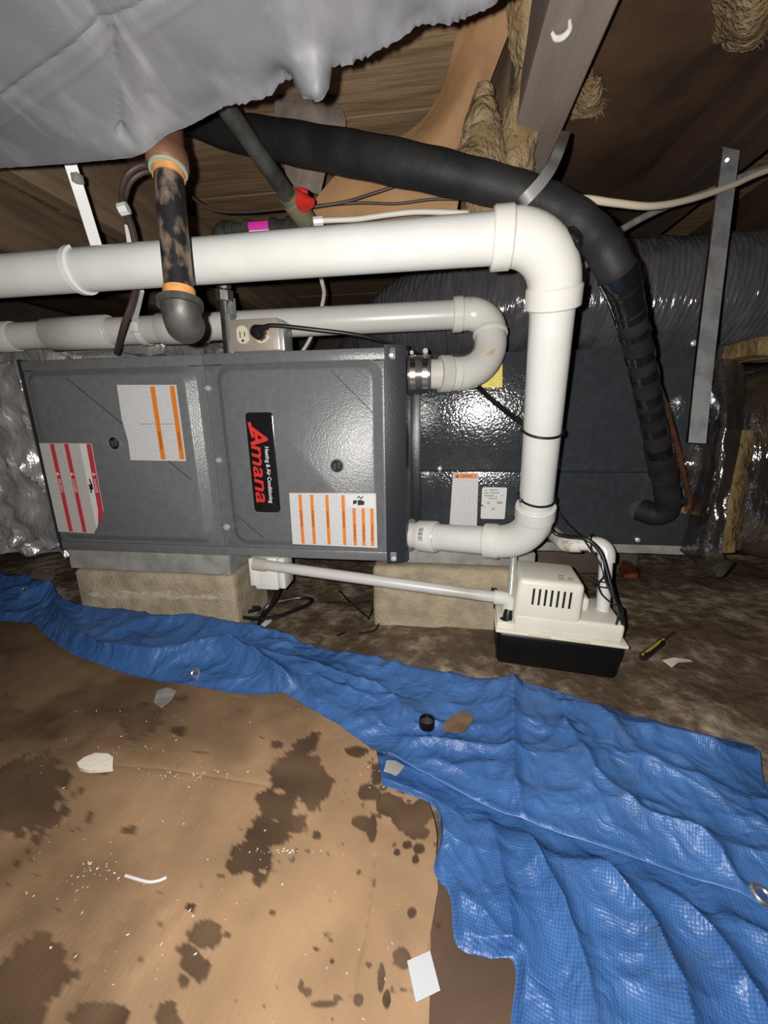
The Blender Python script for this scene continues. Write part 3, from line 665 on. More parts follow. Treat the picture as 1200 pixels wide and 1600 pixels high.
obj('elbow', tube([q1 + dI2 * .002, q1 + dI2 * .006] + el + [kk + unit(unit(q1 - CC) + np.array([.10, 0, -.30])) * .034], [.0235, .0235] + [.0225] * len(el) + [.024], 24), m_gasiron if False else mat('grey_cast_iron', (.11, .105, .10), .5, .4, (.06, .055, .05), 30, bump=.3, bscale=80), ir)
obj('elbow_bead', tube([q1 + dI2 * .003, q1 + dI2 * .011], .0262, 24), MATS['grey_cast_iron'], ir)

# ================================================================== GAS LINE
ga = thing('gas_pipe', (.55, .05, .66), 'black iron gas line with red-handled valve, elbows and magenta tag behind the vents', 'pipe')
g0, g1 = at(318, 118, .52), at(462, 322, .70); obj('pipe', tube([g0, g1], .0135, 20), m_gasiron, ga)
gv = at(470, 328, .71); dg = unit(g1 - g0)
va = obj('valve', tube([g1 - dg * .022, g1 - dg * .012, g1 - dg * .010, g1 + dg * .03, g1 + dg * .034], [.0165, .0165, .019, .019, .015], 12), m_brass, ga)
obj('valve_handle', join(tube([at(470, 312, .685), at(478, 322, .685)], .013, 12), tube([at(463, 303, .687), at(487, 318, .68)], .008, 10), tube([at(465, 298, .69), at(480, 302, .69)], .006, 10)), m_redh, va)
ge = at(482, 352, .76); gl_ = at(345, 362, .79); gd = at(352, 475, .845); gb = np.array([.506, .040, .655])
ea = arc(g1 + dg * .03, ge, gl_, .02, 8); eb = arc(ge, gl_, gd, .018, 8)
obj('elbow', tube([g1 + dg * .03] + ea, .0185, 20), m_gasiron, ga); obj('pipe', tube([ea[-1], eb[0]], .0128, 20), m_gasiron, ga)
obj('elbow', tube(eb, .0185, 20), m_gasiron, ga); obj('pipe', tube([eb[-1], gd, gb], .0118, 20), m_gasiron, ga)
dh = unit(gl_ - ge)
for tt in (.012, .045, .10, .135): obj('fitting_ring', tube([ea[-1] + dh * tt, ea[-1] + dh * (tt + .012)], .0168, 20), m_gasiron, ga)
tg0, tg1 = along_x(ea[-1], dh, 425), along_x(ea[-1], dh, 394); obj('tag', patch(ea[-1], dh, tg0, tg1, -.1, .75, .0172), m_magenta, ga); obj('tag_paper', patch(ea[-1], dh, tg0, tg1, -.7, -.1, .0172), m_lpaper, ga)
du = unit(gd - eb[-1]); L_ = np.linalg.norm(gd - eb[-1])
obj('union_nut', tube([gd - du * .028, gd - du * .026, gd - du * .008, gd - du * .006], [.016, .019, .019, .016], 8), m_gasiron, ga)
obj('union_collar', tube([gd - du * .05, gd - du * .03], .0155, 8), m_gasiron, ga)

# ================================================================== OUTLET BOX + CORD
ob = thing('outlet_box', (.578, .03, .654), 'small steel outlet box with ivory duplex receptacle on top of the furnace', 'outlet box')
obj('box_body', box(.527, .640, .022, .075, .6535, .716, .004), m_galv, ob)
fp_ = obj('cover_plate', box(.524, .632, .016, .022, .655, .718, .003), m_box, ob)
for x in (.553, .594):
    f_ = obj('receptacle', prism(rrect(x - .0125, x + .0125, .670, .705, .011), 1, .0135, .016), m_recept, fp_)
    obj('slot', join(box(x - .006, x - .004, .0130, .0137, .682, .694), box(x + .004, x + .006, .0130, .0137, .684, .693), tube([(x, .0130, .676), (x, .0137, .676)], .0028, 10)), m_ink_and_hole_shade, f_)
obj('conduit', join(box(.512, .524, .024, .050, .653, .735, .003), tube([(.518, .04, .73), (.515, .05, .765)], .012, 8)), m_galv, ob)
cd = thing('power_cord', (.9, 0, .6), 'black power cord running from the outlet box past the vent down to the pump', 'cord')
obj('plug', join(tube([(.594, .0128, .688), (.594, .004, .688), (.594, -.008, .689), (.597, -.014, .691)], [.0135, .0145, .0135, .008], 14), tube([(.592, -.012, .690), (.606, -.016, .693), (.622, -.016, .694)], [.008, .0065, .005], 10)), m_blackw, cd)
P = [np.array([.612, -.016, .693]), np.array([.635, -.014, .697]), at(500, 516, .80), at(560, 524, .815), at(610, 537, .84), at(652, 554, .88), at(676, 580, .97), at(688, 612, .99), at(712, 608, .95), at(738, 598, .90), at(770, 625, .86), at(812, 657, .82), at(846, 676, .80), at(862, 700, .80), at(857, 760, .82), at(856, 800, .83), at(864, 830, .845), at(885, 838, .83), at(915, 842, .80), at(938, 862, .79), at(949, 895, .785), at(960, 935, .78), at(973, 965, .78), at(972, 985, .785), at(962, 992, .80)]
obj('cable', tube(cr(P, 8), .0042, 10), m_blackw, cd)
obj('second_strand', tube(cr([p + np.array([.004, .004, -.007]) for p in P[5:13]], 8), .0035, 8), m_blackw, cd)
sw = thing('float_switch_wire', (1.28, 0, .15), 'thin black safety switch wire looped round the small drain drop', 'wire')
obj('cable', tube(cr(ats([(862, 735, .9), (870, 790, .92), (885, 815, .9), (908, 838, .83), (925, 862, .80), (938, 882, .79), (943, 900, .785), (935, 912, .785), (940, 928, .785), (955, 942, .775), (973, 952, .77), (970, 985, .78)]), 8), .0017, 8), m_blackw, sw)
for yy in (906, 914): obj('loop', tie(at(941, yy, .822), np.array([.05, .1, 1.]), .0165, .0016), m_blackw, sw)
obj('cable_bundle', tube(cr(ats([(940, 870, .79), (943, 892, .785), (948, 912, .785), (958, 935, .78), (966, 960, .775), (960, 985, .78)]), 8), .0022, 8), m_blackw, sw)

# ================================================================== REFRIGERANT LINES
ls = thing('suction_line', (1.2, -.15, .3), 'thick black foam-insulated refrigerant line sweeping over the vents to the coil', 'pipe')
LP = cr(ats([(215, 150, .86), (330, 197, .72), (450, 222, .63), (600, 250, .55), (740, 281, .525), (850, 315, .51), (922, 362, .50), (962, 422, .50), (984, 490, .55), (1005, 580, .62), (1022, 665, .70), (1036, 738, .79)]), 14)
LR = [float(np.interp(i / 14, range(12), [.027, .027, .0275, .026, .0235, .0225, .0225, .0222, .0190, .0190, .0200, .0250])) for i in range(len(LP))]
obj('foam_sleeve', tube(LP, [r_ + .0005 * math.sin(i * .9) for i, r_ in enumerate(LR)], 28), m_foam, ls)
EP = cr(ats([(1036, 735, .785), (1041, 765, .82), (1043, 785, .842), (1036, 800, .858), (1018, 803, .875), (1000, 797, .893)]), 6)
obj('foam_elbow', tube(EP, [.0250, .0185] + [.0225] * 5 + [.0240] * (len(EP) - 7), 24), m_foam, ls)
obj('foam_stub', tube([EP[-1], EP[-1] + (np.array([1.46, .161, .292]) - EP[-1])], .022, 20), m_foam, ls)
LY = np.array([pix(np.asarray(p)) for p in LP])
def bandpath(y0, y1):
    idx = [i for i in range(len(LP)) if LY[i][0] > 930 and y0 <= LY[i][1] <= y1]; return [LP[i] for i in range(idx[0], idx[-1] + 1)]
LPf = cr(LP[-84:], 6); LPY = np.array([pix(np.asarray(p))[1] for p in LPf])
for (y0, y1) in ((424, 446), (448, 482), (486, 496), (514, 524), (546, 560), (576, 590), (612, 626), (634, 646), (662, 674), (692, 706)):
    P = [LPf[i] for i in range(len(LPf)) if y0 <= LPY[i] <= y1]; P = [P[0]] + P[4:-4:8] + [P[-1]]
    obj('tape_band', tube(P, [LR[int(np.argmin([np.linalg.norm(np.asarray(q_) - np.asarray(p_)) for q_ in LP]))] + .0012 for p_ in P], 28), m_tape, ls)
obj('tape_patch', tube([at(884, 358, .505), at(890, 366, .502), at(903, 378, .502), at(912, 388, .505)], [.008, .013, .014, .009], 14), m_tape, ls)
cl = thing('liquid_line', (1.35, 0, .3), 'thin bare copper line following the black insulated line to the coil', 'pipe')
obj('copper_tube', tube(cr(ats([(820, 318, .56), (850, 338, .53), (878, 354, .515), (897, 372, .515), (925, 398, .51), (940, 428, .525), (962, 480, .56), (995, 545, .61), (1028, 605, .655), (1048, 665, .73), (1062, 715, .80), (1074, 765, .875), (1078, 785, .905), (1070, 797, .925), (1055, 797, .95)]), 8), .0052, 12), m_copper, cl)
obj('flare_nut', tube([at(1070, 797, .922), at(1058, 797, .945)], .0085, 6), m_brass, cl)

# ================================================================== CONDENSATE PUMP
pu = thing('condensate_pump', (1.216, -.020, .0), 'condensate pump with ivory vented cover and black tank on the dirt', 'pump')
pu.rotation_euler = (0, math.radians(2.2), math.radians(-4.5))
def lo(name, md, m, parent=pu): return obj(name, md, m, parent, local=True)
# tank tapering slightly to the bottom
def taper(md, s, z0, z1):
    V = np.array(md[0]); t = (V[:, 2] - z0) / (z1 - z0); V[:, 0] *= s + (1 - s) * t; V[:, 1] *= s + (1 - s) * t; return V, md[1]
tk = lo('tank', taper(box(-.122, .122, -.064, .064, .001, .078, .010, 3), .96, 0, .078), m_tank)
rim = lo('cover_rim', box(-.126, .126, -.068, .068, .077, .084, .003), m_pump)
lo('cover_base', taper(box(-.090, .116, -.060, .060, .083, .122, .007, 3), 1.0, .08, .2), m_pump)
hs = lo('motor_housing', taper(box(-.090, .034, -.057, .057, .10, .197, .010, 3), 1.05, .1, .197), m_pump)
for k in range(7):
    x = -.062 + k * .0115; lo('vent_slot_shade', box(x, x + .0042, -.0590, -.0575, .145, .180), m_ink_and_hole_shade, hs)  # no real recess: flush black insets paint the shade inside the vent slots
lo('printed_mark', join(*[box(a, a + .011, b, b + .004, .1968, .1974) for a, b in ((-.012, -.04), (.003, -.04), (-.012, -.030), (.006, -.030), (-.010, -.020))]), m_greyc, hs)
lo('check_valve_hump', box(.030, .062, -.010, .050, .118, .148, .008, 3), m_pump)
lo('latch_tab', box(-.062, -.018, -.0695, -.066, .0795, .0835, .001), m_recept, rim); lo('latch_tab', box(.010, .056, -.0695, -.066, .0795, .0835, .001), m_recept, rim)
lo('inlet_shelf', box(-.124, -.088, -.058, .058, .083, .096, .004), m_pump)
ho = lo('inlet_hole_shade', tube([(-.107, -.043, .0955), (-.107, -.043, .0968)], .0105, 18), m_ink_and_hole_shade)  # black disc paints the dark inside the inlet
lo('inlet_collar', ring_tube([(-.107, -.043, .095), (-.107, -.043, .0975)], .013, .0102, 20), m_pump)
lo('mounting_hook', join(box(-.134, -.122, .020, .040, .118, .128, .001), box(-.134, -.129, .020, .040, .108, .128, .001), box(-.126, -.122, .020, .040, .085, .128, .001)), m_tank)
# furnace drain
fd = thing('furnace_drain_pipe', (.85, -.02, .13), 'slim white PVC drain pipe sloping from under the furnace to the pump', 'drain pipe')
d0 = at(400, 881, .935); d1 = at(796, 936, .845); d2 = at(795, 970, .85)
da = arc(d0, d1, d2, .016, 8); obj('pipe', tube([d0, da[0]], .0126, 20), m_pvcold, fd)
el_ = obj('elbow', tube([da[0] + unit(d0 - d1) * .018] + da + [da[-1] + unit(d2 - d1) * .016], .0156, 20), m_pvcf, fd); obj('pipe', tube([da[-1], d2], .0126, 20), m_pvcf, fd)
obj('coupling', tube([d0 - unit(d1 - d0) * .004, d0 + unit(d1 - d0) * .026], .0156, 20), m_pvcold, fd)
tr_ = thing('drain_trap', tuple(at(425, 915, .94)), 'white plastic condensate trap box hanging under the furnace', 'drain trap')
t0 = onY(400, 884, 0.02); t1 = onY(449, 917, .02)
obj('trap_body', box(t0[0] + .004, t1[0] - .012, -.004, .062, t1[2], .198, .006), m_trap, tr_)
obj('trap_flange', box(t0[0] - .004, t0[0] + .012, -.008, .03, t1[2] + .012, .196, .002), m_trap, tr_)
obj('trap_end', box(t1[0] - .010, t1[0] + .004, .0, .055, t1[2] + .004, .196, .002), m_trap, tr_)
gt = thing('vinyl_drain_tube', tuple(at(797, 966, .83)), 'upright smoky grey vinyl tube entering the pump beside the vent elbow', 'tube')
obj('tube', tube([at(806, 820, .87), at(804, 850, .862), at(799, 915, .85), at(795, 955, .843)], .0078, 16), m_tube, gt)
obj('ferrule', tube([at(795, 952, .838), at(793, 962, .838), at(793, 970, .838)], [.0085, .0098, .0098], 14), m_blackw, gt)
# coil drain
cdn = thing('coil_drain_pipe', (1.28, .05, .13), 'short soiled white PVC drain with two elbows from the coil to the pump', 'drain pipe')
c0 = np.array([1.245, .163, .232]); c1 = at(884, 851, .885); c2 = at(949, 851, .835); c3 = at(941, 962, .835)
ca = arc(c0, c1, c2, .024, 10); cb = arc(c1, c2, c3, .02, 10)
obj('nipple', tube([c0, ca[0]], .0115, 18), m_galv, cdn); obj('nut', tube([c0 + unit(c1 - c0) * .004, c0 + unit(c1 - c0) * .014], .0165, 6), m_galv, cdn)
obj('elbow', tube([c0 + unit(c1 - c0) * .028] + ca + [ca[-1] + unit(c2 - c1) * .016], .0172, 22), m_pvcstain, cdn)
obj('pipe', tube([ca[-1], cb[0]], .0132, 20), m_pvcf, cdn)
obj('elbow', tube([cb[0] - unit(c2 - c1) * .012] + cb + [cb[-1] + unit(c3 - c2) * .014], .0170, 22), m_pvcf, cdn); obj('pipe', tube([cb[-1], c3], .0132, 20), m_pvc, cdn)
tag(obj('cable_tie', tie(at(926, 848, .845), unit(c2 - c1), .0186, .002), m_blackw), 'black cable tie holding the cord to the coil drain pipe', 'cable tie')

# ================================================================== CONCRETE BLOCKS
def block(x0, x1, y0, y1, z0, z1, bev, n=1, seed=0):
    V, Fc = box(x0, x1, y0, y1, z0, z1, bev, 3); V = np.array(V)
    bm = bmesh.new(); vs = [bm.verts.new(v) for v in V]
    for f in Fc: bm.faces.new([vs[i] for i in f])
    bmesh.ops.subdivide_edges(bm, edges=[e for e in bm.edges if e.calc_length() > .03], cuts=10, use_grid_fill=True); bm.normal_update(); bm.verts.index_update()
    W = np.array([v.co[:] for v in bm.verts]); Nn = np.array([v.normal[:] for v in bm.verts]); G = [[v.index for v in f.verts] for f in bm.faces]; bm.free()
    W = W + Nn * (.0022 * fbm(W[:, 0] * 22, W[:, 1] * 22, W[:, 2] * 22, 3, seed))[:, None]; return W, G
bl = tag(obj('concrete_block', block(.036, .475, .000, .19, -.03, .145, .012, seed=1), m_conc), 'tan concrete block under the left half of the furnace', 'concrete block', 'concrete blocks')
_e = []
for i in range(121):
    x = .065 + .375 * i / 120; c0_ = .082 + .010 * float(fbm([x * 9.], [1.], 0, 3, 77)[0]); w0 = max(.0008, .010 + .012 * float(fbm([x * 30.], [2.], 0, 4, 78)[0])) * min(1, i / 10, (120 - i) / 10)
    _e.append([np.array([x, -.0036, c0_ - w0 * .6 - .0004]), np.array([x, -.0040, c0_]), np.array([x, -.0036, c0_ + w0 + .0004])])
obj('efflorescence', grid(_e, -.0008), m_efflo, bl)
tag(obj('cap_block', block(.032, .470, .000, .19, .147, .199, .004, seed=2), m_concg), 'thin grey concrete cap block between tan block and furnace, left', 'concrete block', 'concrete blocks')
tag(obj('concrete_block', block(.805, 1.205, .075, .27, -.03, .155, .014, seed=3), m_conc), 'pitted tan concrete block behind the sloping drain pipe', 'concrete block', 'concrete blocks')
tag(obj('cap_block', block(.83, 1.20, .10, .27, .157, .194, .004, seed=4), m_concg), 'thin grey concrete cap block under the vent coupling, right', 'concrete block', 'concrete blocks')
tag(obj('concrete_block', block(1.22, 1.66, .20, .42, .165, .1945, .004, seed=5), m_concg), 'thin grey concrete slab directly under the coil cabinet, right of the pump', 'concrete block', 'concrete blocks')
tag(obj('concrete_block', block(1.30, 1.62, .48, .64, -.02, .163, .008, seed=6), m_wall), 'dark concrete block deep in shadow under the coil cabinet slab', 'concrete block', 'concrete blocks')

# ================================================================== DUCTS
fx = thing('flexible_duct', (1.6, .45, .66), 'shiny charcoal flexible duct lying behind the vents on the coil cabinet', 'duct')
DPp = cr([(.62, .95, .62), (.74, .72, .72), (.90, .52, .79), (1.15, .43, .805), (1.5, .40, .80), (1.9, .40, .79), (2.5, .46, .77)], 110)
PT, TT, NN = frame_path(DPp); V = []; Fc = []; n = 72; arcs = np.concatenate([[0], np.cumsum([(PT[i + 1] - PT[i]).length for i in range(len(PT) - 1)])])
for i, (p, t, nn) in enumerate(zip(PT, TT, NN)):
    b = t.cross(nn); a = np.linspace(0, 2 * math.pi, n, endpoint=False)
    s = arcs[i]; zz = np.sin(a)
    rr = .142 + .0011 * np.sin((s / .0125 + 1.5 * np.sin(a)) * 2 * math.pi) + .010 * fbm(np.full(n, s * 5.), np.cos(a) * 1.5 + 3, np.sin(a) * 1.5, 3, 21) + .004 * fbm(np.full(n, s * 34.) + 9 * np.sin(a), np.cos(a) * 3, np.sin(a) * 3, 2, 33)
    for k in range(n): V.append(tuple(p + nn * (math.cos(a[k]) * rr[k]) + b * (math.sin(a[k]) * rr[k])))
for i in range(len(PT) - 1):
    for k in range(n): Fc.append((i * n + k, i * n + (k + 1) % n, (i + 1) * n + (k + 1) % n, (i + 1) * n + k))
obj('outer_film', (V, Fc), m_flex, fx)
fo = thing('foil_plenum', (-.25, .4, .1), 'crinkled silver foil wrapped return duct at the left end of the furnace', 'duct')
def foild(V): return .020 * (1 - 2 * np.abs(vnoise(V[:, 0] * 9 + 4 * V[:, 2], V[:, 1] * 9, V[:, 2] * 7, 46))) + .011 * (1 - 2 * np.abs(vnoise(V[:, 0] * 22 - 6 * V[:, 2], V[:, 1] * 20, V[:, 2] * 15, 47))) - .02 + .022 * fbm(V[:, 0] * 6, V[:, 1] * 6, V[:, 2] * 5, 3, 41) + .012 * np.abs(fbm(V[:, 0] * 16, V[:, 1] * 16, V[:, 2] * 9, 3, 43)) - .006 * np.abs(np.sin(V[:, 0] * 25 + V[:, 2] * 12 + 3 * vnoise(V[:, 0] * 5, V[:, 2] * 5, 0, 3)))
obj('foil_wrap', subdiv_box(-.85, .0, .095, .62, .13, .70, 62, foild), m_foil, fo)
obj('foil_shoulder', subdiv_box(-.55, .22, .20, .60, .68, .775, 30, lambda V: foild(V) * .8), m_foil, fo)
wd = thing('wrapped_duct', (1.9, .2, .1), 'fibreglass duct wrap under clear wrinkled plastic at the right edge beyond the coil', 'duct')
def lump(cx, cy, cz, L, ry, rz, n=64, m_=60, seed=0, amp=.03, infl=0.):
    V = []; Fc = []
    for i in range(m_ + 1):
        t = i / m_; x = cx + L * t; e = min(1, (t + .03) * 4) ** .35
        a = np.linspace(0, 2 * math.pi, n, endpoint=False)
        ca_, sa = np.cos(a), np.sin(a); k_ = (np.abs(ca_)**3 + np.abs(sa)**3) ** (-1 / 3)
        d = amp * fbm(np.full(n, x * 4.), ca_ * 1.6 + 2, sa * 1.6, 4, seed) + amp * .35 * np.abs(fbm(np.full(n, x * 17.), ca_ * 4 + 2, sa * 4, 3, seed + 5)) + infl
        for k in range(n): V.append((x, cy + (ry * e * k_[k] + d[k]) * ca_[k], cz + (rz * e * k_[k] + d[k]) * sa[k]))
    for i in range(m_):
        for k in range(n): Fc.append((i * n + k, i * n + (k + 1) % n, (i + 1) * n + (k + 1) % n, (i + 1) * n + k))
    Fc.append(tuple(range(n))[::-1]); Fc.append(tuple(m_ * n + k for k in range(n))); return V, Fc
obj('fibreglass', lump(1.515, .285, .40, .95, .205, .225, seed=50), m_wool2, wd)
obj('plastic_film', lump(1.50, .285, .40, .98, .205, .225, seed=50, infl=.010, amp=.034), m_film, wd)
# hanging flap of the wrap over the coil edge
G = loft([[at(1095, 570, .84), at(1135, 560, .82), at(1165, 570, .82)], [at(1098, 650, .87), at(1130, 660, .80), at(1162, 660, .80)], [at(1090, 760, .90), at(1115, 770, .82), at(1145, 760, .80)], [at(1068, 850, .93), at(1095, 862, .85), at(1132, 862, .82)], [at(1066, 862, .94), at(1120, 903, .87), at(1150, 880, .84)]], 10, 12)
G = G + np.stack([0 * G[..., 0], .014 * fbm(G[..., 0] * 18, G[..., 2] * 10, 0, 3, 61) + .010 * np.abs(fbm(G[..., 0] * 40, G[..., 2] * 16, 0, 2, 62)), 0 * G[..., 0]], -1)
obj('film_flap', grid(G, .0006), m_film, wd)
G = loft([[at(1136, 675, .85), at(1152, 672, .83), at(1172, 680, .85)], [at(1128, 740, .86), at(1140, 745, .835), at(1154, 750, .86)], [at(1126, 800, .87), at(1136, 800, .845), at(1148, 810, .87)], [at(1120, 860, .88), at(1134, 862, .855), at(1146, 860, .88)]], 10, 8)
G[..., 1] += .012 * fbm(G[..., 0] * 40, G[..., 2] * 30, 0, 3, 63) + .01
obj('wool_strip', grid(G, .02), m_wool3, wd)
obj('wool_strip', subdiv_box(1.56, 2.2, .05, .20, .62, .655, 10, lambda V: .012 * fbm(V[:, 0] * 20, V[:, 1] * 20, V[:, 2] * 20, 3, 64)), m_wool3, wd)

# ================================================================== STRAPS, HANGERS
def ribbon(P, w, t=.001, side=None):
    P = [np.asarray(p, float) for p in P]; rows = []
    for i, p in enumerate(P):
        d = unit(P[min(i + 1, len(P) - 1)] - P[max(i - 1, 0)]); v = unit(CC - p) if side is None else np.asarray(side, float); s = unit(np.cross(d, v)); rows.append([p - s * w / 2, p + s * w / 2])
    return grid(rows, t)
hs_ = thing('steel_hanger_strap', tuple(at(1088, 692, .70)), 'galvanised steel strap hanging from a joist in front of the coil cabinet', 'strap')
sp_ = cr([at(1142, 232, .735), at(1128, 340, .72), at(1112, 470, .705), at(1098, 590, .70), at(1088, 692, .705)], 8)
obj('strap', ribbon(sp_, .034, .0012, (.1, -1, .1)), m_galv, hs_)
obj('turned_edge', ribbon([p + np.array([-.017, -.004, 0]) for p in sp_], .004, .0012, (.3, -1, .1)), m_steel, hs_)
obj('nail', tube([at(1136, 250, .730), at(1136, 250, .74)], .003, 10), m_screw, hs_)
pl_ = thing('pipe_support_strap', tuple(at(845, 270, .45)), 'grey strap slung round the black insulated line below the joist', 'strap')
obj('sling', ribbon(cr([at(810, 321, .515), at(816, 316, .492), at(828, 304, .482), at(846, 284, .478), at(860, 264, .484), at(868, 248, .500), at(876, 228, .515), at(882, 212, .575), at(884, 205, .60)], 5), .0135, .001), mat('dull_grey_strap', (.17, .17, .165), .5), pl_)
# nylon pipe hangers
h1 = thing('nylon_pipe_hanger', tuple(at(130, 440, .56)), 'white plastic hanger hooked under the front vent near the left edge', 'pipe hanger')
ta = along_x(a2[-1], dH, 126); pc_ = a2[-1] + dH * ta; upv = unit(np.array([0, 0, 1.]) - dH * dH[2]); frv = np.cross(dH, upv); frv = frv if frv[1] < 0 else -frv
ringp = [pc_ + (frv * math.cos(t) + upv * math.sin(t)) * (RP + .004) for t in np.linspace(math.radians(62), math.radians(-215), 30)]
obj('hook', grid([[p - dH * .0045, p + dH * .0045] for p in ringp], .005), m_nylon, h1)
obj('strap', ribbon([at(108, 250, .60), at(130, 318, .63), at(153, 392, .655)], .0165, .003), m_nylon, h1)
obj('clip', box(*sum([[v - .006, v + .006] for v in at(121, 279, .612)], []), .001), m_greyc, h1)
h2 = thing('nylon_pipe_hanger', tuple(at(225, 525, .8)), 'white plastic strap hanging down to the rear intake pipe', 'pipe hanger')
tb = along_x(i2[-1], dI, 226); pb = i2[-1] + dI * tb; up2 = unit(np.array([0, 0, 1.]) - dI * dI[2]); fr2 = np.cross(dI, up2); fr2 = fr2 if fr2[1] < 0 else -fr2
top2 = pb + up2 * (RP + .002)
obj('strap', ribbon([at(201, 352, .735), at(208, 400, .745), at(219, 455, .78), pb + fr2 * (RP + .004) + up2 * .012], .0135, .002), m_nylon, h2)
obj('hook', grid([[pb + (fr2 * math.cos(t) + up2 * math.sin(t)) * (RP + .003) + dI * s for s in (-.0065, .0065)] for t in np.linspace(math.radians(35), math.radians(-200), 26)], .0025), m_nylon, h2)
obj('buckle', (lambda c: box(c[0] - .010, c[0] + .010, c[1] - .004, c[1] + .004, c[2] - .010, c[2] + .010, .002))(pb + fr2 * (RP + .006)), m_nylon, h2)

# ================================================================== CABLES
def cable(name, label, pts, r, m, cat='cable', k=8, group=None):
    return tag(obj(name, tube(cr(ats(pts), k), r, 10), m), label, cat, group)
cable('electrical_cable', 'cream cable leaving the black insulated line towards the upper right', [(880, 318, .56), (912, 311, .57), (960, 317, .59), (1020, 322, .62), (1080, 311, .66), (1140, 291, .70), (1240, 254, .75), (1500, 190, .9), (1900, 150, 1.0)], .0052, m_cream)
cable('electrical_cable', 'grey cable rising from behind the front vent to the upper right', [(885, 470, .66), (897, 440, .66), (915, 414, .67), (955, 370, .69), (1025, 330, .73), (1100, 302, .77), (1240, 250, .83), (1500, 205, 1.0), (1900, 190, 1.1)], .0060, m_greyc)
c = cable('electrical_cable', 'off-white cable lying along the top of the front vent under the kraft paper', [(494, 345, .70), (520, 344, .70), (560, 342, .70), (610, 335, .69), (660, 331, .68), (742, 334, .66)], .0046, m_whitec)
obj('connector', tube([at(490, 346, .70), at(505, 345, .70)], .007, 8), m_nylon, c)
cable('electrical_cable', 'off-white cable looping down behind the intake pipe to the furnace top', [(492, 395, .80), (503, 440, .86), (506, 462, .90), (498, 495, .95), (484, 530, .99), (468, 556, 1.02)], .0046, m_whitec)
bw = thing('thermostat_wires', tuple(at(200, 400, .66)), 'pair of brown thermostat wires looping beside the iron pipe down to the furnace', 'wire')
bwp = [(258, 262, .62), (225, 258, .62), (200, 272, .62), (190, 298, .62), (193, 325, .62), (203, 350, .64), (211, 385, .66), (214, 430, .68), (206, 470, .71), (192, 510, .74), (181, 552, .86)]
obj('wire', tube(cr(ats(bwp), 8), .0042, 8), m_brownw, bw); obj('wire', tube(cr(ats([(x + 6, y + 10, d + .01) for x, y, d in bwp[:4]] + [(x + 3, y, d + .008) for x, y, d in bwp[4:]]), 8), .0036, 8), m_brownw, bw)
obj('clip', tube([at(187, 328, .612), at(200, 325, .612)], .0085, 8), m_nylon, bw)
cable('loose_wire', 'thin dark wire sagging behind the iron pipe to the gas valve', [(296, 305, .80), (320, 322, .80), (345, 330, .80), (385, 331, .79), (430, 327, .77), (456, 324, .76)], .0030, m_brownw, 'wire')
cable('loose_wire', 'thin dark wire running right from the gas valve under the kraft paper', [(478, 325, .74), (540, 315, .74), (590, 300, .74), (640, 287, .73), (700, 300, .72), (745, 305, .72)], .0026, m_brownw, 'wire')
cable('loose_wire', 'lower thin dark wire beside the gas valve under the kraft paper', [(482, 322, .745), (560, 317, .745), (620, 318, .74), (680, 311, .73), (750, 312, .72)], .0022, m_brownw, 'wire')
# black wires on the ground under the furnace
gw = thing('ground_cable', tuple(onZ(440, 970, .0)), 'flat black cable looped on the dirt beside the left block', 'cable')
def gpts(L): return [onZ(x, y, z) for x, y, z in L]
obj('loop', tube(cr(gpts([(436, 918, .09), (428, 938, .05), (412, 960, .022), (402, 985, .015), (392, 1000, .012)]), 8), .009, 10, True, .45), m_blackw, gw)
obj('loop', tube(cr(gpts([(372, 955, .02), (388, 949, .02), (405, 951, .02), (370, 962, .02), (420, 966, .02), (470, 950, .02), (488, 938, .02), (470, 934, .02), (435, 940, .02)]), 8), .0048, 8), m_blackw, gw)
tw = thing('wire_offcuts', tuple(onZ(560, 950, .0)), 'thin black wire offcuts crossing on the dirt by the right block', 'wire')
for L in ([(530, 923, .02), (552, 945, .012), (577, 966, .01)], [(508, 940, .02), (545, 942, .02), (580, 939, .02)], [(575, 968, .015), (583, 950, .02), (584, 930, .03)], [(560, 990, .01), (585, 985, .01), (592, 975, .015)], [(527, 993, .01), (540, 987, .01)]):
    obj('wire', tube(cr(gpts(L), 6), .0022, 7), m_blackw, tw)

# ================================================================== TARP
def pl_dist(X, Y, P):
    best = np.full(X.shape, 9.)
    for (ax, ay), (bx, by) in zip(P[:-1], P[1:]):
        dx, dy = bx - ax, by - ay; t = np.clip(((X - ax) * dx + (Y - ay) * dy) / (dx * dx + dy * dy + 1e-12), 0, 1)
        best = np.minimum(best, np.hypot(X - ax - t * dx, Y - ay - t * dy))
    return best
def floor_xy(L, z=.01): return [tuple(onZ(x, y, z)[:2]) for x, y in L]
def ridge(X, Y, px, w, h, p=1.0): return h * np.exp(-(pl_dist(X, Y, floor_xy(px)) / w) ** p)
def wrinkle(X, Y):
    wx = X + .03 * vnoise(X * 7, Y * 7, 0, 73); wy = Y + .03 * vnoise(X * 7 + 9, Y * 7, 0, 74)
    a = 1 - np.abs(vnoise(wx * 7 + 5 * wy, wy * 16, 0, 71)) * 2; b = 1 - 2 * np.abs(vnoise(wx * 20 - 8 * wy, wy * 24, 0, 72)); c = 1 - 2 * np.abs(vnoise(wx * 46, wy * 30 + 12 * wx, 0, 75))
    return .0075 * np.clip(a, 0, 1) ** 1.5 + .0045 * np.clip(b, -.2, 1) + .0020 * np.clip(c, -.2, 1)
tp = thing('blue_tarp', (1.1, -.3, .0), 'crumpled blue woven tarp folded over itself across the dirt and cardboard', 'tarp')
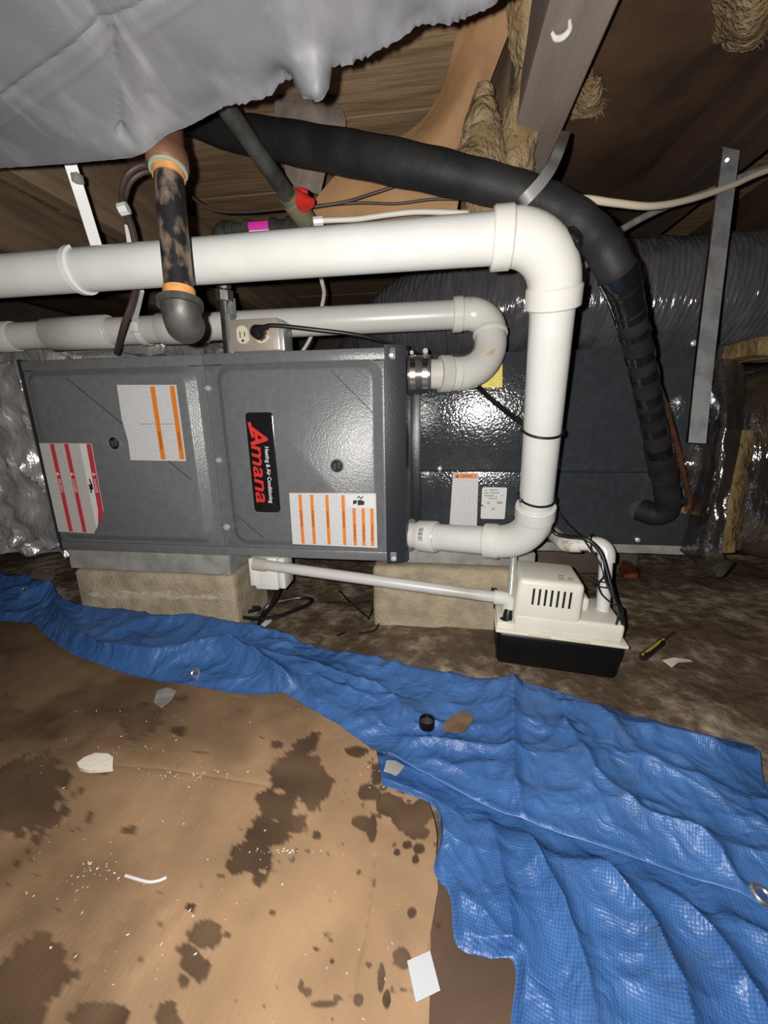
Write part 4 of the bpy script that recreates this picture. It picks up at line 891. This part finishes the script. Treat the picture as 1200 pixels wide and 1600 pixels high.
STU = [((-140, 875), (-140, 962)), ((-60, 893), (-60, 968)), ((0, 905), (0, 972)), ((60, 918), (48, 977)), ((86, 932), (75, 997)), ((108, 948), (110, 1024)), ((150, 950), (170, 1049)), ((240, 966), (260, 1069)), ((345, 976), (380, 1088)), ((430, 996), (440, 1088)), ((500, 1013), (490, 1113)), ((580, 1031), (545, 1150)),
       ((680, 1051), (612, 1192)), ((780, 1067), (700, 1238)), ((870, 1081), (800, 1289)), ((960, 1113), (910, 1326)), ((1060, 1141), (1020, 1363)), ((1130, 1153), (1135, 1406)), ((1177, 1163), (1240, 1455))]
tp_t = np.array(cr([np.array(onZ(*s[0], .012)) for s in STU], 26)); tp_b = np.array(cr([np.array(onZ(*s[1], .012)) for s in STU], 26))
def tarp_upper_h(X, Y):
    h = .014 + wrinkle(X, Y)
    h += ridge(X, Y, [(40, 945), (88, 940), (100, 985), (130, 1014), (170, 1034), (240, 1040), (300, 1034), (350, 1028), (400, 1046), (450, 1080)], .016, .030, 1.2)
    h += ridge(X, Y, [(110, 960), (200, 975), (330, 985), (450, 1010)], .03, .020, 1.5)
    h += ridge(X, Y, [(0, 915), (60, 925), (92, 938)], .03, .028, 1.6)
    h += ridge(X, Y, [(350, 1030), (480, 1050), (600, 1090), (650, 1150)], .02, .012)
    h += ridge(X, Y, [(600, 1188), (700, 1236), (800, 1287), (910, 1324), (1020, 1360), (1150, 1412), (1240, 1455)], .010, .010, 1.2)
    h += ridge(X, Y, [(560, 1040), (700, 1075), (830, 1100), (960, 1150), (1100, 1180)], .03, .014, 1.4)
    h += ridge(X, Y, [(800, 1080), (800, 1150), (800, 1230), (815, 1290)], .010, .013, 1.2)
    h += ridge(X, Y, [(880, 1150), (930, 1230), (1000, 1290), (1090, 1330), (1150, 1400)], .016, .016, 1.1)
    h += ridge(X, Y, [(930, 1130), (1000, 1200), (1110, 1260), (1180, 1300)], .016, .010, 1.2)
    h += ridge(X, Y, [(640, 1170), (760, 1180), (880, 1200)], .012, .008)
    return h
def sheet_between(A, B, nv, hf, z0=0.):
    t = np.linspace(0, 1, nv)[None, :, None]; G = A[:, None, :] * (1 - t) + B[:, None, :] * t
    h = hf(G[..., 0], G[..., 1]); return h, G
h, G = sheet_between(tp_t, tp_b, 150, tarp_upper_h)
v = np.linspace(0, 1, 150)[None, :]
edge = np.minimum(.2 + .8 * sm(0, .10, v), .55 + .45 * sm(0, .16, 1 - v)); G[..., 2] = np.maximum(h * edge, .0) + .008
upper = obj('folded_layer', grid(G, .0009), m_tarp, tp, smooth='sheet')
obj('hem_cord', tube([tuple(p + np.array([0, 0, .0012])) for p in G[310:, -1][::3]], .0008, 6), mat('tarp_hem', (.07, .18, .42), .4), upper)
STL = [((588, 1172), (597, 1230)), ((640, 1190), (640, 1244)), ((690, 1212), (681, 1266)), ((740, 1236), (688, 1312)), ((800, 1262), (678, 1362)), ((850, 1282), (703, 1406)), ((900, 1300), (713, 1480)), ((950, 1314), (762, 1501)), ((990, 1326), (804, 1516)), ((1020, 1335), (800, 1650)),
       ((1100, 1362), (880, 1740)), ((1180, 1392), (1040, 1800)), ((1215, 1360), (1330, 1950)), ((1195, 1290), (1700, 1800)), ((1180, 1215), (1800, 1460))]
tl_t = np.array(cr([np.array(onZ(*s[0], .006)) for s in STL], 22)); tl_b = np.array(cr([np.array(onZ(*s[1], .006)) for s in STL], 22))
def tarp_lower_h(X, Y):
    h = .004 + .55 * wrinkle(X, Y) + .003
    for P, w_, hh in (([(820, 1310), (880, 1430), (915, 1540), (930, 1640)], .012, .020), ([(760, 1270), (790, 1400), (800, 1480)], .012, .010), ([(930, 1350), (1010, 1450), (1060, 1560), (1090, 1680)], .014, .022),
                      ([(1020, 1375), (1110, 1470), (1180, 1580), (1240, 1700)], .012, .018), ([(1110, 1400), (1200, 1480), (1290, 1600)], .012, .016), ([(700, 1390), (760, 1440), (800, 1500)], .012, .008), ([(690, 1300), (730, 1330), (760, 1400)], .014, .006)):
        h += ridge(X, Y, P, w_, hh, 1.15)
    return h
h, G = sheet_between(tl_t, tl_b, 160, tarp_lower_h)
v = np.linspace(0, 1, 160)[None, :]
cov = pl_dist(G[..., 0], G[..., 1], floor_xy([(600, 1188), (700, 1236), (800, 1287), (910, 1324), (1020, 1360), (1150, 1412), (1240, 1455)]))
fade = np.minimum(.25 + .75 * sm(.0, .035, cov), 1) ; edge = sm(0, .3, v) * fade * (.3 + .7 * sm(0, .08, 1 - v))
G[..., 2] = np.clip(h * edge, 0, .05) + .0055
obj('lower_layer', grid(G, .0009), m_tarp, tp, smooth='sheet')
# grommets
def ray_tarp(x, y, z): return onZ(x, y, z)
def grommet(c, nrm, r=.0095):
    c = np.asarray(c, float); nrm = unit(np.asarray(nrm, float)); e1_ = unit(np.cross(nrm, [0.3, 1, 0])); e2_ = np.cross(nrm, e1_); P = [c + (e1_ * math.cos(t) + e2_ * math.sin(t)) * r * .78 for t in np.linspace(0, 2 * math.pi, 33)]
    return tube(P, .0030, 8, False, 1.0), tube([c - nrm * .0004, c + nrm * .0012], r * .6, 16)
for (x, y, z, nrm) in ((305, 1052, .030, (0, -.75, .6)), (38, 922, .045, (.1, -.5, .85)), (1190, 1398, .036, (.15, -.2, 1))):
    a, b = grommet(ray_tarp(x, y, z), nrm); g = obj('grommet', a, m_grom, tp); obj('grommet_hole', b, mat('shaded_tarp', (.02, .06, .16), .6), g)

# ================================================================== CARDBOARD
STAINS = [(45, 1240, 55, 75), (0, 1250, 45, 60), (212, 1128, 32, 26), (190, 1105, 38, 16), (460, 1195, 42, 42), (475, 1225, 34, 40), (440, 1262, 34, 26), (425, 1300, 42, 24), (455, 1285, 30, 26), (395, 1340, 34, 26), (370, 1352, 22, 16), (405, 1375, 16, 22),
          (325, 1462, 36, 40), (300, 1500, 30, 32), (355, 1460, 20, 18), (285, 1530, 18, 26), (40, 1530, 58, 58), (60, 1500, 36, 36), (20, 1590, 70, 50), (150, 1592, 66, 26), (260, 1590, 24, 34), (300, 1420, 11, 8), (280, 1142, 12, 9), (12, 1122, 30, 32), (285, 1092, 10, 8),
          (560, 1283, 22, 13), (583, 1290, 8, 22), (496, 1303, 10, 9), (470, 1540, 10, 24), (500, 1568, 26, 8), (520, 1502, 14, 14), (495, 1482, 14, 9), (640, 1275, 36, 28), (615, 1260, 26, 22), (660, 1300, 20, 16), (575, 1240, 22, 12), (560, 1175, 22, 10), (590, 1165, 18, 12), (590, 1205, 16, 20),
          (635, 1320, 10, 8), (655, 1325, 12, 10), (650, 1345, 9, 12), (620, 1330, 7, 7), (643, 1425, 9, 10), (630, 1500, 18, 26), (595, 1530, 8, 28), (605, 1560, 9, 20), (560, 1560, 7, 9), (140, 1278, 8, 12), (200, 1300, 12, 16), (425, 1425, 9, 5)]
def stain_and_tone_mask(px, py, X, Y):
    n = fbm(X * 26, Y * 26, 0, 4, 81); n2 = fbm(X * 60, Y * 60, 0, 3, 82); f = np.full(px.shape, -9.)
    for (cx, cy, rx, ry) in STAINS: f = np.maximum(f, (1 if rx * ry > 500 else .62) - np.hypot((px - cx) / rx, (py - cy) / ry) * (1 if rx * ry > 500 else .8))
    f = f + .66 * n + .42 * n2 + .03; k = sm(.0, .11, f) * (.88 + .14 * vnoise(X * 30, Y * 30, 0, 87))
    sp = sm(.32, .42, fbm(X * 75, Y * 75, 0, 3, 83) + .5 * sm(520, 620, px) * sm(1140, 1200, py) * sm(1420, 1260, py) - .26)
    blot_and_tone = sm(-.1, .5, fbm(X * 7 + 3, Y * 7, 0, 5, 84)) * .42 + .10 * fbm(X * 40, Y * 12, 0, 3, 88) + .34 * sm(420, 60, px) * sm(1240, 1080, py) + .32 * sm(420, 0, px)  # random blotches, plus a smooth darkening towards the left and upper left
    return np.clip(np.maximum(np.maximum(k, sp * .75), blot_and_tone), 0, 1)
def px_of(X, Y, Z):
    dx, dy, dz = X - CC[0], Y - CC[1], Z - CC[2]; z = dx * CW[0] + dy * CW[1] + dz * CW[2]; z = np.maximum(z, .05)
    return 600 + F_PX * (dx * CR[0] + dy * CR[1] + dz * CR[2]) / z, 800 - F_PX * (dx * CU[0] + dy * CU[1] + dz * CU[2]) / z
def card(name, A, B, nu, nv, m, hf, z):
    a = np.array(cr([np.array(onZ(*p, z)) for p in A], nu)); b = np.array(cr([np.array(onZ(*p, z)) for p in B], nu))
    t = np.linspace(0, 1, nv)[None, :, None]; G = a[:, None] * (1 - t) + b[:, None] * t; X, Y = G[..., 0], G[..., 1]
    px, py = px_of(X, Y, z); G[..., 2] = z + hf(X, Y); md = grid(G, .003)
    o = obj(name, md, m, smooth='sheet'); s = stain_and_tone_mask(px, py, X, Y).ravel(); s = np.concatenate([s, s])
    at_ = o.data.attributes.new('stain_and_tone', 'FLOAT', 'POINT'); at_.data.foreach_set('value', s.astype(np.float32)); return o
def card_h(X, Y):
    h = .0022 * fbm(X * 6, Y * 6, 0, 3, 91)
    for P, w_, hh in (([(325, 1225), (240, 1360), (115, 1545)], .0022, -.0022), ([(250, 1410), (205, 1520)], .002, .002), ([(90, 1185), (250, 1196), (420, 1222)], .002, -.0016), ([(585, 1330), (570, 1450), (550, 1545)], .002, -.002), ([(170, 1120), (60, 1190), (0, 1240)], .002, -.0025), ([(370, 1085), (355, 1105), (340, 1130)], .002, -.003), ([(290, 1420), (215, 1510)], .004, .0025), ([(360, 1240), (250, 1430)], .0015, .001)):
        h = h + ridge(X, Y, P, w_, hh)
    return h
tag(card('cardboard_sheet', [(-160, 985), (-60, 978), (0, 968), (75, 985), (130, 1010), (230, 1040), (400, 1066), (500, 1100), (560, 1140), (606, 1182), (604, 1215), (640, 1232), (668, 1252), (682, 1300), (681, 1345), (684, 1392), (674, 1440), (672, 1540), (668, 1680)],
         [(-700, 1500), (-640, 1600), (-560, 1700), (-420, 1800), (-260, 1850), (-60, 1900), (80, 1930), (180, 1950), (280, 1960), (360, 1980), (420, 2000), (450, 2020), (480, 2040), (500, 2060), (530, 2080), (560, 2090), (590, 2100), (620, 2120), (660, 2140)], 16, 420, m_card, card_h, .0045),
    'large tan cardboard sheet with dark wet stains covering the near ground', 'cardboard')
tag(card('cardboard_sheet', [(660, 1360), (700, 1380), (740, 1410), (800, 1500), (830, 1540)], [(650, 1700), (690, 1700), (720, 1700), (790, 1700), (830, 1700)], 16, 60, m_cardw, lambda X, Y: .0006 * fbm(X * 9, Y * 9, 0, 3, 92), .0012), 'dark wet cardboard piece between the tan sheet and the tarp', 'cardboard')

# ================================================================== OVERHEAD: torn sheet, paper, insulation
ps = thing('hanging_plastic_sheet', tuple(at(250, 200, .45)), 'grey plastic sheet with a torn ragged edge hanging from the joists, upper left', 'plastic sheet')
EDGE = [(-320, 292, .62), (-150, 275, .55), (0, 263, .50), (100, 256, .48), (205, 247, .465), (228, 238, .455), (262, 210, .445), (300, 195, .44), (345, 170, .43), (352, 166, .428), (400, 158, .42), (425, 150, .417), (436, 132, .414), (458, 120, .41), (464, 140, .408), (474, 152, .406), (488, 158, .404), (504, 156, .402), (513, 140, .40), (519, 106, .40), (545, 100, .395), (590, 82, .39), (625, 62, .385), (650, 40, .38), (705, 38, .37), (750, 20, .365), (800, -8, .36), (870, -60, .35), (960, -130, .33)]
ee = []; rr_ = random.Random(5)
for a, b in zip(EDGE[:-1], EDGE[1:]):
    n_ = max(2, int(abs(b[0] - a[0]) / 5))
    for i in range(n_):
        t = i / n_; x, y, d = [a[j] + (b[j] - a[j]) * t for j in range(3)]; jit = (3.5 if x > 340 else .5); ee.append(at(x + rr_.uniform(-1, 1) * jit * .4, y + rr_.uniform(-1, 1) * jit, d))
ee = np.array(ee); rows = []
for d, up in ((0, 0), (.010, .0015), (.03, .006), (.06, .012), (.10, .018), (.15, .024), (.22, .03), (.30, .036), (.42, .04), (.6, .045)):
    sm_ = ee.copy()
    if d > 0:
        kx = 2 if d < .02 else min(40, 14 + int(d * 200)); ker = np.ones(2 * kx + 1) / (2 * kx + 1)
        for c in range(3): sm_[:, c] = np.convolve(np.pad(ee[:, c], kx, 'edge'), ker, 'valid')
    rows.append(sm_ + np.array([0, -d, up]))
RW = np.array(rows); G = np.array([cr([RW[i, j] for i in range(len(rows))], 18) for j in range(RW.shape[1])]).transpose(1, 0, 2)
dist_e = np.clip((G[0][None, :, 1] - G[..., 1]) / .1, 0, 1)
sag = .012 * fbm(G[..., 0] * 5, G[..., 1] * 5, 0, 3, 95) * dist_e + .010 * np.exp(-np.abs((G[..., 0] - .66) * 1.0 + (G[..., 1] + .42) * .3) / .02) * dist_e - .012 * np.exp(-np.abs((G[..., 0] - .50) - (G[..., 1] + .40) * -1.2) / .03) * dist_e
px_, py_ = px_of(G[..., 0], G[..., 1], G[..., 2])
def pxr(P, w_): return np.exp(-(pl_dist(px_, py_, P) / (w_ * 1.5)) ** 1.6)
fade_ = sm(0, .12, dist_e)
G[..., 2] += sag - .008 * pxr([(-40, 215), (120, 120), (310, -5)], 26) * fade_ + .006 * pxr([(-40, 170), (90, 95), (260, -10)], 10) * fade_ + .005 * pxr([(178, 60), (182, 130), (190, 215)], 5) * fade_ + .008 * pxr([(190, 205), (215, 235), (228, 245)], 7) * fade_ + .005 * pxr([(235, 150), (270, 180), (300, 200)], 12) * fade_ - .006 * pxr([(420, 20), (440, 70), (480, 120)], 14) * fade_
obj('film', grid(G, .0008), m_poly, ps, smooth='sheet')
def organic(rows, nu, nv, amp, fr, seed, thick):
    G = loft(rows, nu, nv); n = fbm(G[..., 0] * fr, G[..., 1] * fr, G[..., 2] * fr, 4, seed); G[..., 1] += amp * n; G[..., 2] += amp * .6 * fbm(G[..., 0] * fr + 5, G[..., 1] * fr, G[..., 2] * fr, 4, seed + 3); return grid(G, thick)
kp = tag(obj('kraft_paper_facing', organic([[at(742, -30, .64), at(785, -30, .62), at(832, -30, .61)], [at(712, 60, .68), at(750, 62, .66), at(792, 60, .655)], [at(692, 135, .72), at(726, 145, .69), at(762, 140, .69)], [at(640, 205, .76), at(690, 212, .73), at(738, 212, .73)], [at(560, 250, .80), at(640, 268, .765), at(724, 272, .77)], [at(492, 310, .83), at(600, 325, .80), at(712, 342, .80)], [at(478, 372, .88), at(590, 385, .85), at(700, 395, .86)]], 10, 14, .010, 14, 101, .0012), m_kraft, smooth='sheet'),
         'orange tan kraft paper insulation facing drooping behind the black line', 'insulation paper')
tag(obj('kraft_paper_facing', organic([[at(455, 120, .86), at(480, 128, .85), at(520, 150, .86)], [at(430, 160, .86), at(480, 175, .84), at(540, 190, .86)], [at(440, 225, .88), at(480, 240, .86), at(515, 250, .88)], [at(450, 300, .9), at(480, 300, .88), at(500, 305, .9)]], 8, 8, .012, 16, 107, .0012), m_joist, smooth='sheet'),
    'brownish grey paper scrap hanging left of the orange kraft paper', 'insulation paper')
tag(obj('kraft_paper_facing', organic([[at(800, -30, .60), at(822, -30, .62), at(845, -30, .60)], [at(768, 90, .70), at(800, 95, .73), at(832, 90, .66)], [at(742, 190, .76), at(785, 200, .80), at(826, 190, .74)], [at(725, 280, .80), at(770, 290, .84), at(822, 280, .80)], [at(715, 380, .86), at(770, 380, .88), at(830, 380, .86)]], 10, 12, .014, 12, 111, .0015), m_kraftd, smooth='sheet'),
    'dark brown aged paper facing between orange paper and pale joist', 'insulation paper')
xs_ = np.linspace(1.17, 1.489, 26); ys_ = np.linspace(-.6, 1.6, 120); XX_, YY_ = np.meshgrid(xs_, ys_)
tag(obj('kraft_paper_facing', grid(np.stack([XX_, YY_, 1.115 - .03 * np.sin((XX_ - 1.17) / .319 * math.pi) + .014 * fbm(XX_ * 9, YY_ * 5, 0, 4, 201)], -1), .001), mat('black_brown_facing', (.085, .045, .022), .75, 0, (.038, .020, .011), 5, bump=.4, bscale=30, bdist=.006, detail=6), smooth='sheet'),
    'dark brown stained paper facing in the bay between pale and dark joists', 'insulation paper')
def tuft(name, label, rows, seed, amp=.016, m=m_wool):
    G = loft(rows, 10, 12); c = G.mean(axis=1, keepdims=True); a, b = G.shape[:2]
    n = fbm(G[..., 0] * 34, G[..., 1] * 34, G[..., 2] * 34, 4, seed); G = G + (np.array([0, -1, 0]) * (amp * n)[..., None]); bulge = np.sin(np.linspace(0, math.pi, b))[None, :, None]; G = G + np.array([0, -.016, -.004]) * bulge
    G = G + .35 * amp * np.stack([fbm(G[..., 0] * 60, G[..., 1] * 60, G[..., 2] * 60, 3, seed + 1), 0 * n, fbm(G[..., 0] * 60 + 7, G[..., 1] * 60, G[..., 2] * 60, 3, seed + 2)], -1)
    o = tag(obj(name, grid(G, .012), m, smooth='sheet'), label, 'insulation', 'insulation tufts'); V = []; Fc = []; q_ = random.Random(seed)
    for _ in range(500):
        i, j = q_.randrange(G.shape[0]), q_.choice([0, G.shape[1] - 1, q_.randrange(G.shape[1])]); p = G[i, j]; d = np.array([q_.gauss(0, 1), -abs(q_.gauss(0, .7)), q_.gauss(-.3, 1)]); d = d / np.linalg.norm(d); L = q_.uniform(.006, .022); d2 = d + np.array([q_.gauss(0, .5), 0, q_.gauss(-.3, .5)]); w_ = np.array([.0004, 0, .0004])
        n_ = len(V); a_ = p + d * L * .5; b_ = a_ + d2 * L * .5; V.extend([tuple(p - w_), tuple(p + w_), tuple(a_ + w_), tuple(a_ - w_), tuple(b_)]); Fc.extend([(n_, n_ + 1, n_ + 2, n_ + 3), (n_ + 3, n_ + 2, n_ + 4)])
    f_ = obj('fibres', (V, Fc), m, o, smooth='sheet'); f_['kind'] = 'stuff'; return o
tuft('insulation_tuft', 'long ragged strip of fibreglass along the left side of the pale joist', [[at(802, -30, .585), at(825, -30, .58), at(848, -30, .585)], [at(805, 60, .63), at(825, 60, .62), at(845, 60, .63)], [at(812, 130, .67), at(826, 130, .66), at(838, 130, .67)], [at(790, 200, .71), at(808, 200, .70), at(830, 200, .71)], [at(780, 270, .74), at(800, 275, .73), at(822, 275, .74)]], 121)
tuft('insulation_tuft', 'pale fibreglass tuft sticking up just above the black insulated line', [[at(748, 148, .70), at(755, 146, .70), at(760, 150, .70)], [at(736, 185, .70), at(752, 185, .695), at(772, 190, .70)], [at(725, 225, .70), at(750, 225, .69), at(778, 230, .70)], [at(712, 262, .70), at(745, 268, .69), at(785, 268, .70)]], 131)
tuft('insulation_tuft', 'fibreglass tuft drooping between black line and front vent', [[at(730, 300, .66), at(765, 300, .655), at(812, 305, .66)], [at(738, 325, .66), at(770, 325, .65), at(815, 330, .66)], [at(745, 352, .66), at(775, 350, .65), at(805, 350, .66)]], 141)
tuft('insulation_tuft', 'fibreglass tuft clinging to the dark joist in the top right corner', [[onZ(1125, -30, 1.09), onZ(1165, -30, 1.06), onZ(1230, -30, 1.09)], [onZ(1130, 15, 1.095), onZ(1165, 10, 1.055), onZ(1215, 5, 1.09)], [onZ(1128, 45, 1.095), onZ(1160, 50, 1.06), onZ(1200, 35, 1.09)], [onZ(1150, 66, 1.095), onZ(1165, 72, 1.085), onZ(1185, 55, 1.095)]], 151)
tuft('insulation_tuft', 'small flattened fibreglass scrap right of the pale joist', [[onZ(915, 130, 1.085), onZ(922, 128, 1.08), onZ(928, 135, 1.085)], [onZ(905, 155, 1.08), onZ(918, 155, 1.075), onZ(932, 160, 1.08)], [onZ(898, 175, 1.08), onZ(915, 178, 1.075), onZ(930, 175, 1.08)]], 161, .008)
# curl of white fluff on the pale joist
tag(obj('white_fluff', tube(cr(gpts([(862, 50, .998), (868, 60, .994), (880, 58, .992), (890, 46, .995), (890, 32, .998)]), 6), [.002 + .0018 * math.sin(i / 24 * math.pi) for i in range(25)], 8), m_nylon), 'curl of white fluff stuck to the pale joist', 'fluff')

# ================================================================== SMALL LITTER
def chip(name, label, poly, z, t, m, cat, curl=0.):
    P = [onZ(x, y, z) for x, y in poly]; n = len(P); V = [tuple(p + np.array([0, 0, curl * math.sin(i * 2.1)])) for i, p in enumerate(P)] + [tuple(p + np.array([0, 0, t + curl * math.sin(i * 2.1)])) for i, p in enumerate(P)]
    c0_ = tuple(np.mean(P, axis=0) + np.array([0, 0, t * 1.25])); V.append(c0_)
    Fc = [tuple(range(n - 1, -1, -1))] + [(k, (k + 1) % n, n + (k + 1) % n, n + k) for k in range(n)] + [(n + k, n + (k + 1) % n, 2 * n) for k in range(n)]
    return tag(obj(name, (V, Fc), m), label, cat)
chip('drywall_chunk', 'off-white drywall chunk lying on the cardboard at left', [(121, 1197), (132, 1188), (150, 1181), (170, 1182), (178, 1188), (177, 1205), (160, 1207), (140, 1208), (126, 1205)], .009, .006, m_drywall, 'debris')
chip('paper_scrap', 'white square paper scrap at the bottom edge of the cardboard', [(636, 1502), (672, 1486), (688, 1548), (650, 1567)], .0095, .0006, m_paper, 'paper')
tag(obj('cable_tie', tube(cr(gpts([(196, 1368, .010), (212, 1373, .011), (232, 1378, .011), (248, 1376, .011), (260, 1371, .010)]), 6), .0016, 8), m_nylon), 'curved white cable tie offcut on the cardboard', 'cable tie')
chip('brown_scrap', 'star shaped brown cardboard scrap lying on the blue tarp', [(692, 1142), (694, 1130), (712, 1116), (724, 1112), (740, 1118), (738, 1128), (726, 1144), (712, 1146)], .036, .0015, m_leaf, 'debris')
cap_ = thing('black_cap', tuple(onZ(667, 1134, .034)), 'round black plastic cap lying on the blue tarp', 'cap')
cpos = onZ(667, 1131, .036); obj('cap_shell', ring_tube([cpos + np.array([0, 0, -.004]), cpos + np.array([0, 0, .009])], .0125, .0105, 28), m_tank, cap_); obj('cap_disc', tube([cpos + np.array([0, 0, -.003]), cpos + np.array([0, 0, .003])], .0106, 24), m_rubber, cap_)
chip('plastic_shard', 'shiny clear plastic shard at the tarp edge on the cardboard', [(598, 1212), (604, 1190), (618, 1188), (632, 1198), (624, 1210), (610, 1218)], .012, .0012, m_clear, 'debris', .002)
chip('plastic_shard', 'pale grey plastic shard on the cardboard below the tarp grommet', [(240, 1098), (246, 1080), (262, 1074), (276, 1080), (268, 1095), (252, 1106)], .009, .0012, m_greyc, 'debris', .001)
chip('paper_scrap', 'beige torn paper scrap on the dirt left of the tan block', [(46, 905), (52, 892), (72, 895), (88, 890), (86, 905), (72, 913), (50, 911)], .045, .002, m_scrap, 'paper', .003)
chip('plastic_bit', 'small white plastic bit beside the black ground cable', [(408, 978), (418, 968), (426, 966), (424, 972), (412, 981)], .012, .004, m_nylon, 'debris')
chip('orange_wrapper', 'crumpled orange wrapper on the dirt behind the coil drain pipe', [(966, 892), (972, 880), (984, 882), (1000, 896), (996, 904), (976, 902)], .03, .012, m_orange, 'debris', .003)
sd = thing('screwdriver', tuple(onZ(1020, 1015, .012)), 'small black and yellow screwdriver on the dirt right of the pump', 'screwdriver')
s1_, s2_ = onZ(1003, 1028, .018), onZ(1036, 1002, .018); obj('handle', tube([s1_, s1_ + (s2_ - s1_) * .08, s1_ + (s2_ - s1_) * .5, s1_ + (s2_ - s1_) * .9, s2_], [.006, .0085, .0075, .0085, .005], 12), m_handle, sd)
for s in (-.007, .007): obj('grip_stripe', tube([s1_ + (s2_ - s1_) * .08 + np.array([s * .8, s * .6, .006]), s2_ - (s2_ - s1_) * .08 + np.array([s * .8, s * .6, .006])], .0026, 6), m_yellow, sd)
obj('shaft', tube([s2_, s2_ + (s2_ - s1_) * .6], .0022, 8), m_steel, sd)
chip('paper_scrap', 'pinkish torn paper scrap on the dirt right of the screwdriver', [(1035, 1032), (1052, 1029), (1078, 1030), (1082, 1034), (1060, 1036), (1050, 1042)], .012, .001, m_drywall, 'paper', .002)
# crumbs nobody could count
V = []; Fc = []; rr_ = random.Random(3)
def crumb(p, s):
    n = len(V); a = rr_.uniform(0, 6.28); e = rr_.uniform(.35, 1)
    for dx, dy, dz in ((1, 0, 0), (0, e * .6, 0), (-1, 0, 0), (0, -e * .6, 0), (0, 0, .5)): V.append((p[0] + s * (dx * math.cos(a) - dy * math.sin(a)), p[1] + s * (dx * math.sin(a) + dy * math.cos(a)), p[2] + s * dz))
    Fc.extend([(n, n + 1, n + 4), (n + 1, n + 2, n + 4), (n + 2, n + 3, n + 4), (n + 3, n, n + 4), (n + 3, n + 2, n + 1, n)])
for (cx, cy, sx, sy, k) in ((310, 1210, 40, 6, 40), (215, 1165, 40, 14, 24), (435, 1330, 32, 3, 30), (150, 1360, 30, 12, 30), (590, 1200, 12, 20, 16), (300, 1350, 220, 150, 70), (120, 1300, 110, 160, 30), (560, 1540, 60, 60, 12), (480, 1108, 20, 6, 8), (250, 1110, 100, 20, 14)):
    for _ in range(k):
        x, y_ = rr_.gauss(cx, sx), rr_.gauss(cy, sy)
        if 0 < x < 660 and 1105 < y_ < 1600 and not (x > 470 and y_ < 1190): crumb(onZ(x, y_, .0085), rr_.choice((.0008, .001, .0014, .002)))
tag(obj('white_crumbs', (V, Fc), m_drywall), 'scatter of tiny white crumbs over the cardboard', 'debris', kind='stuff')
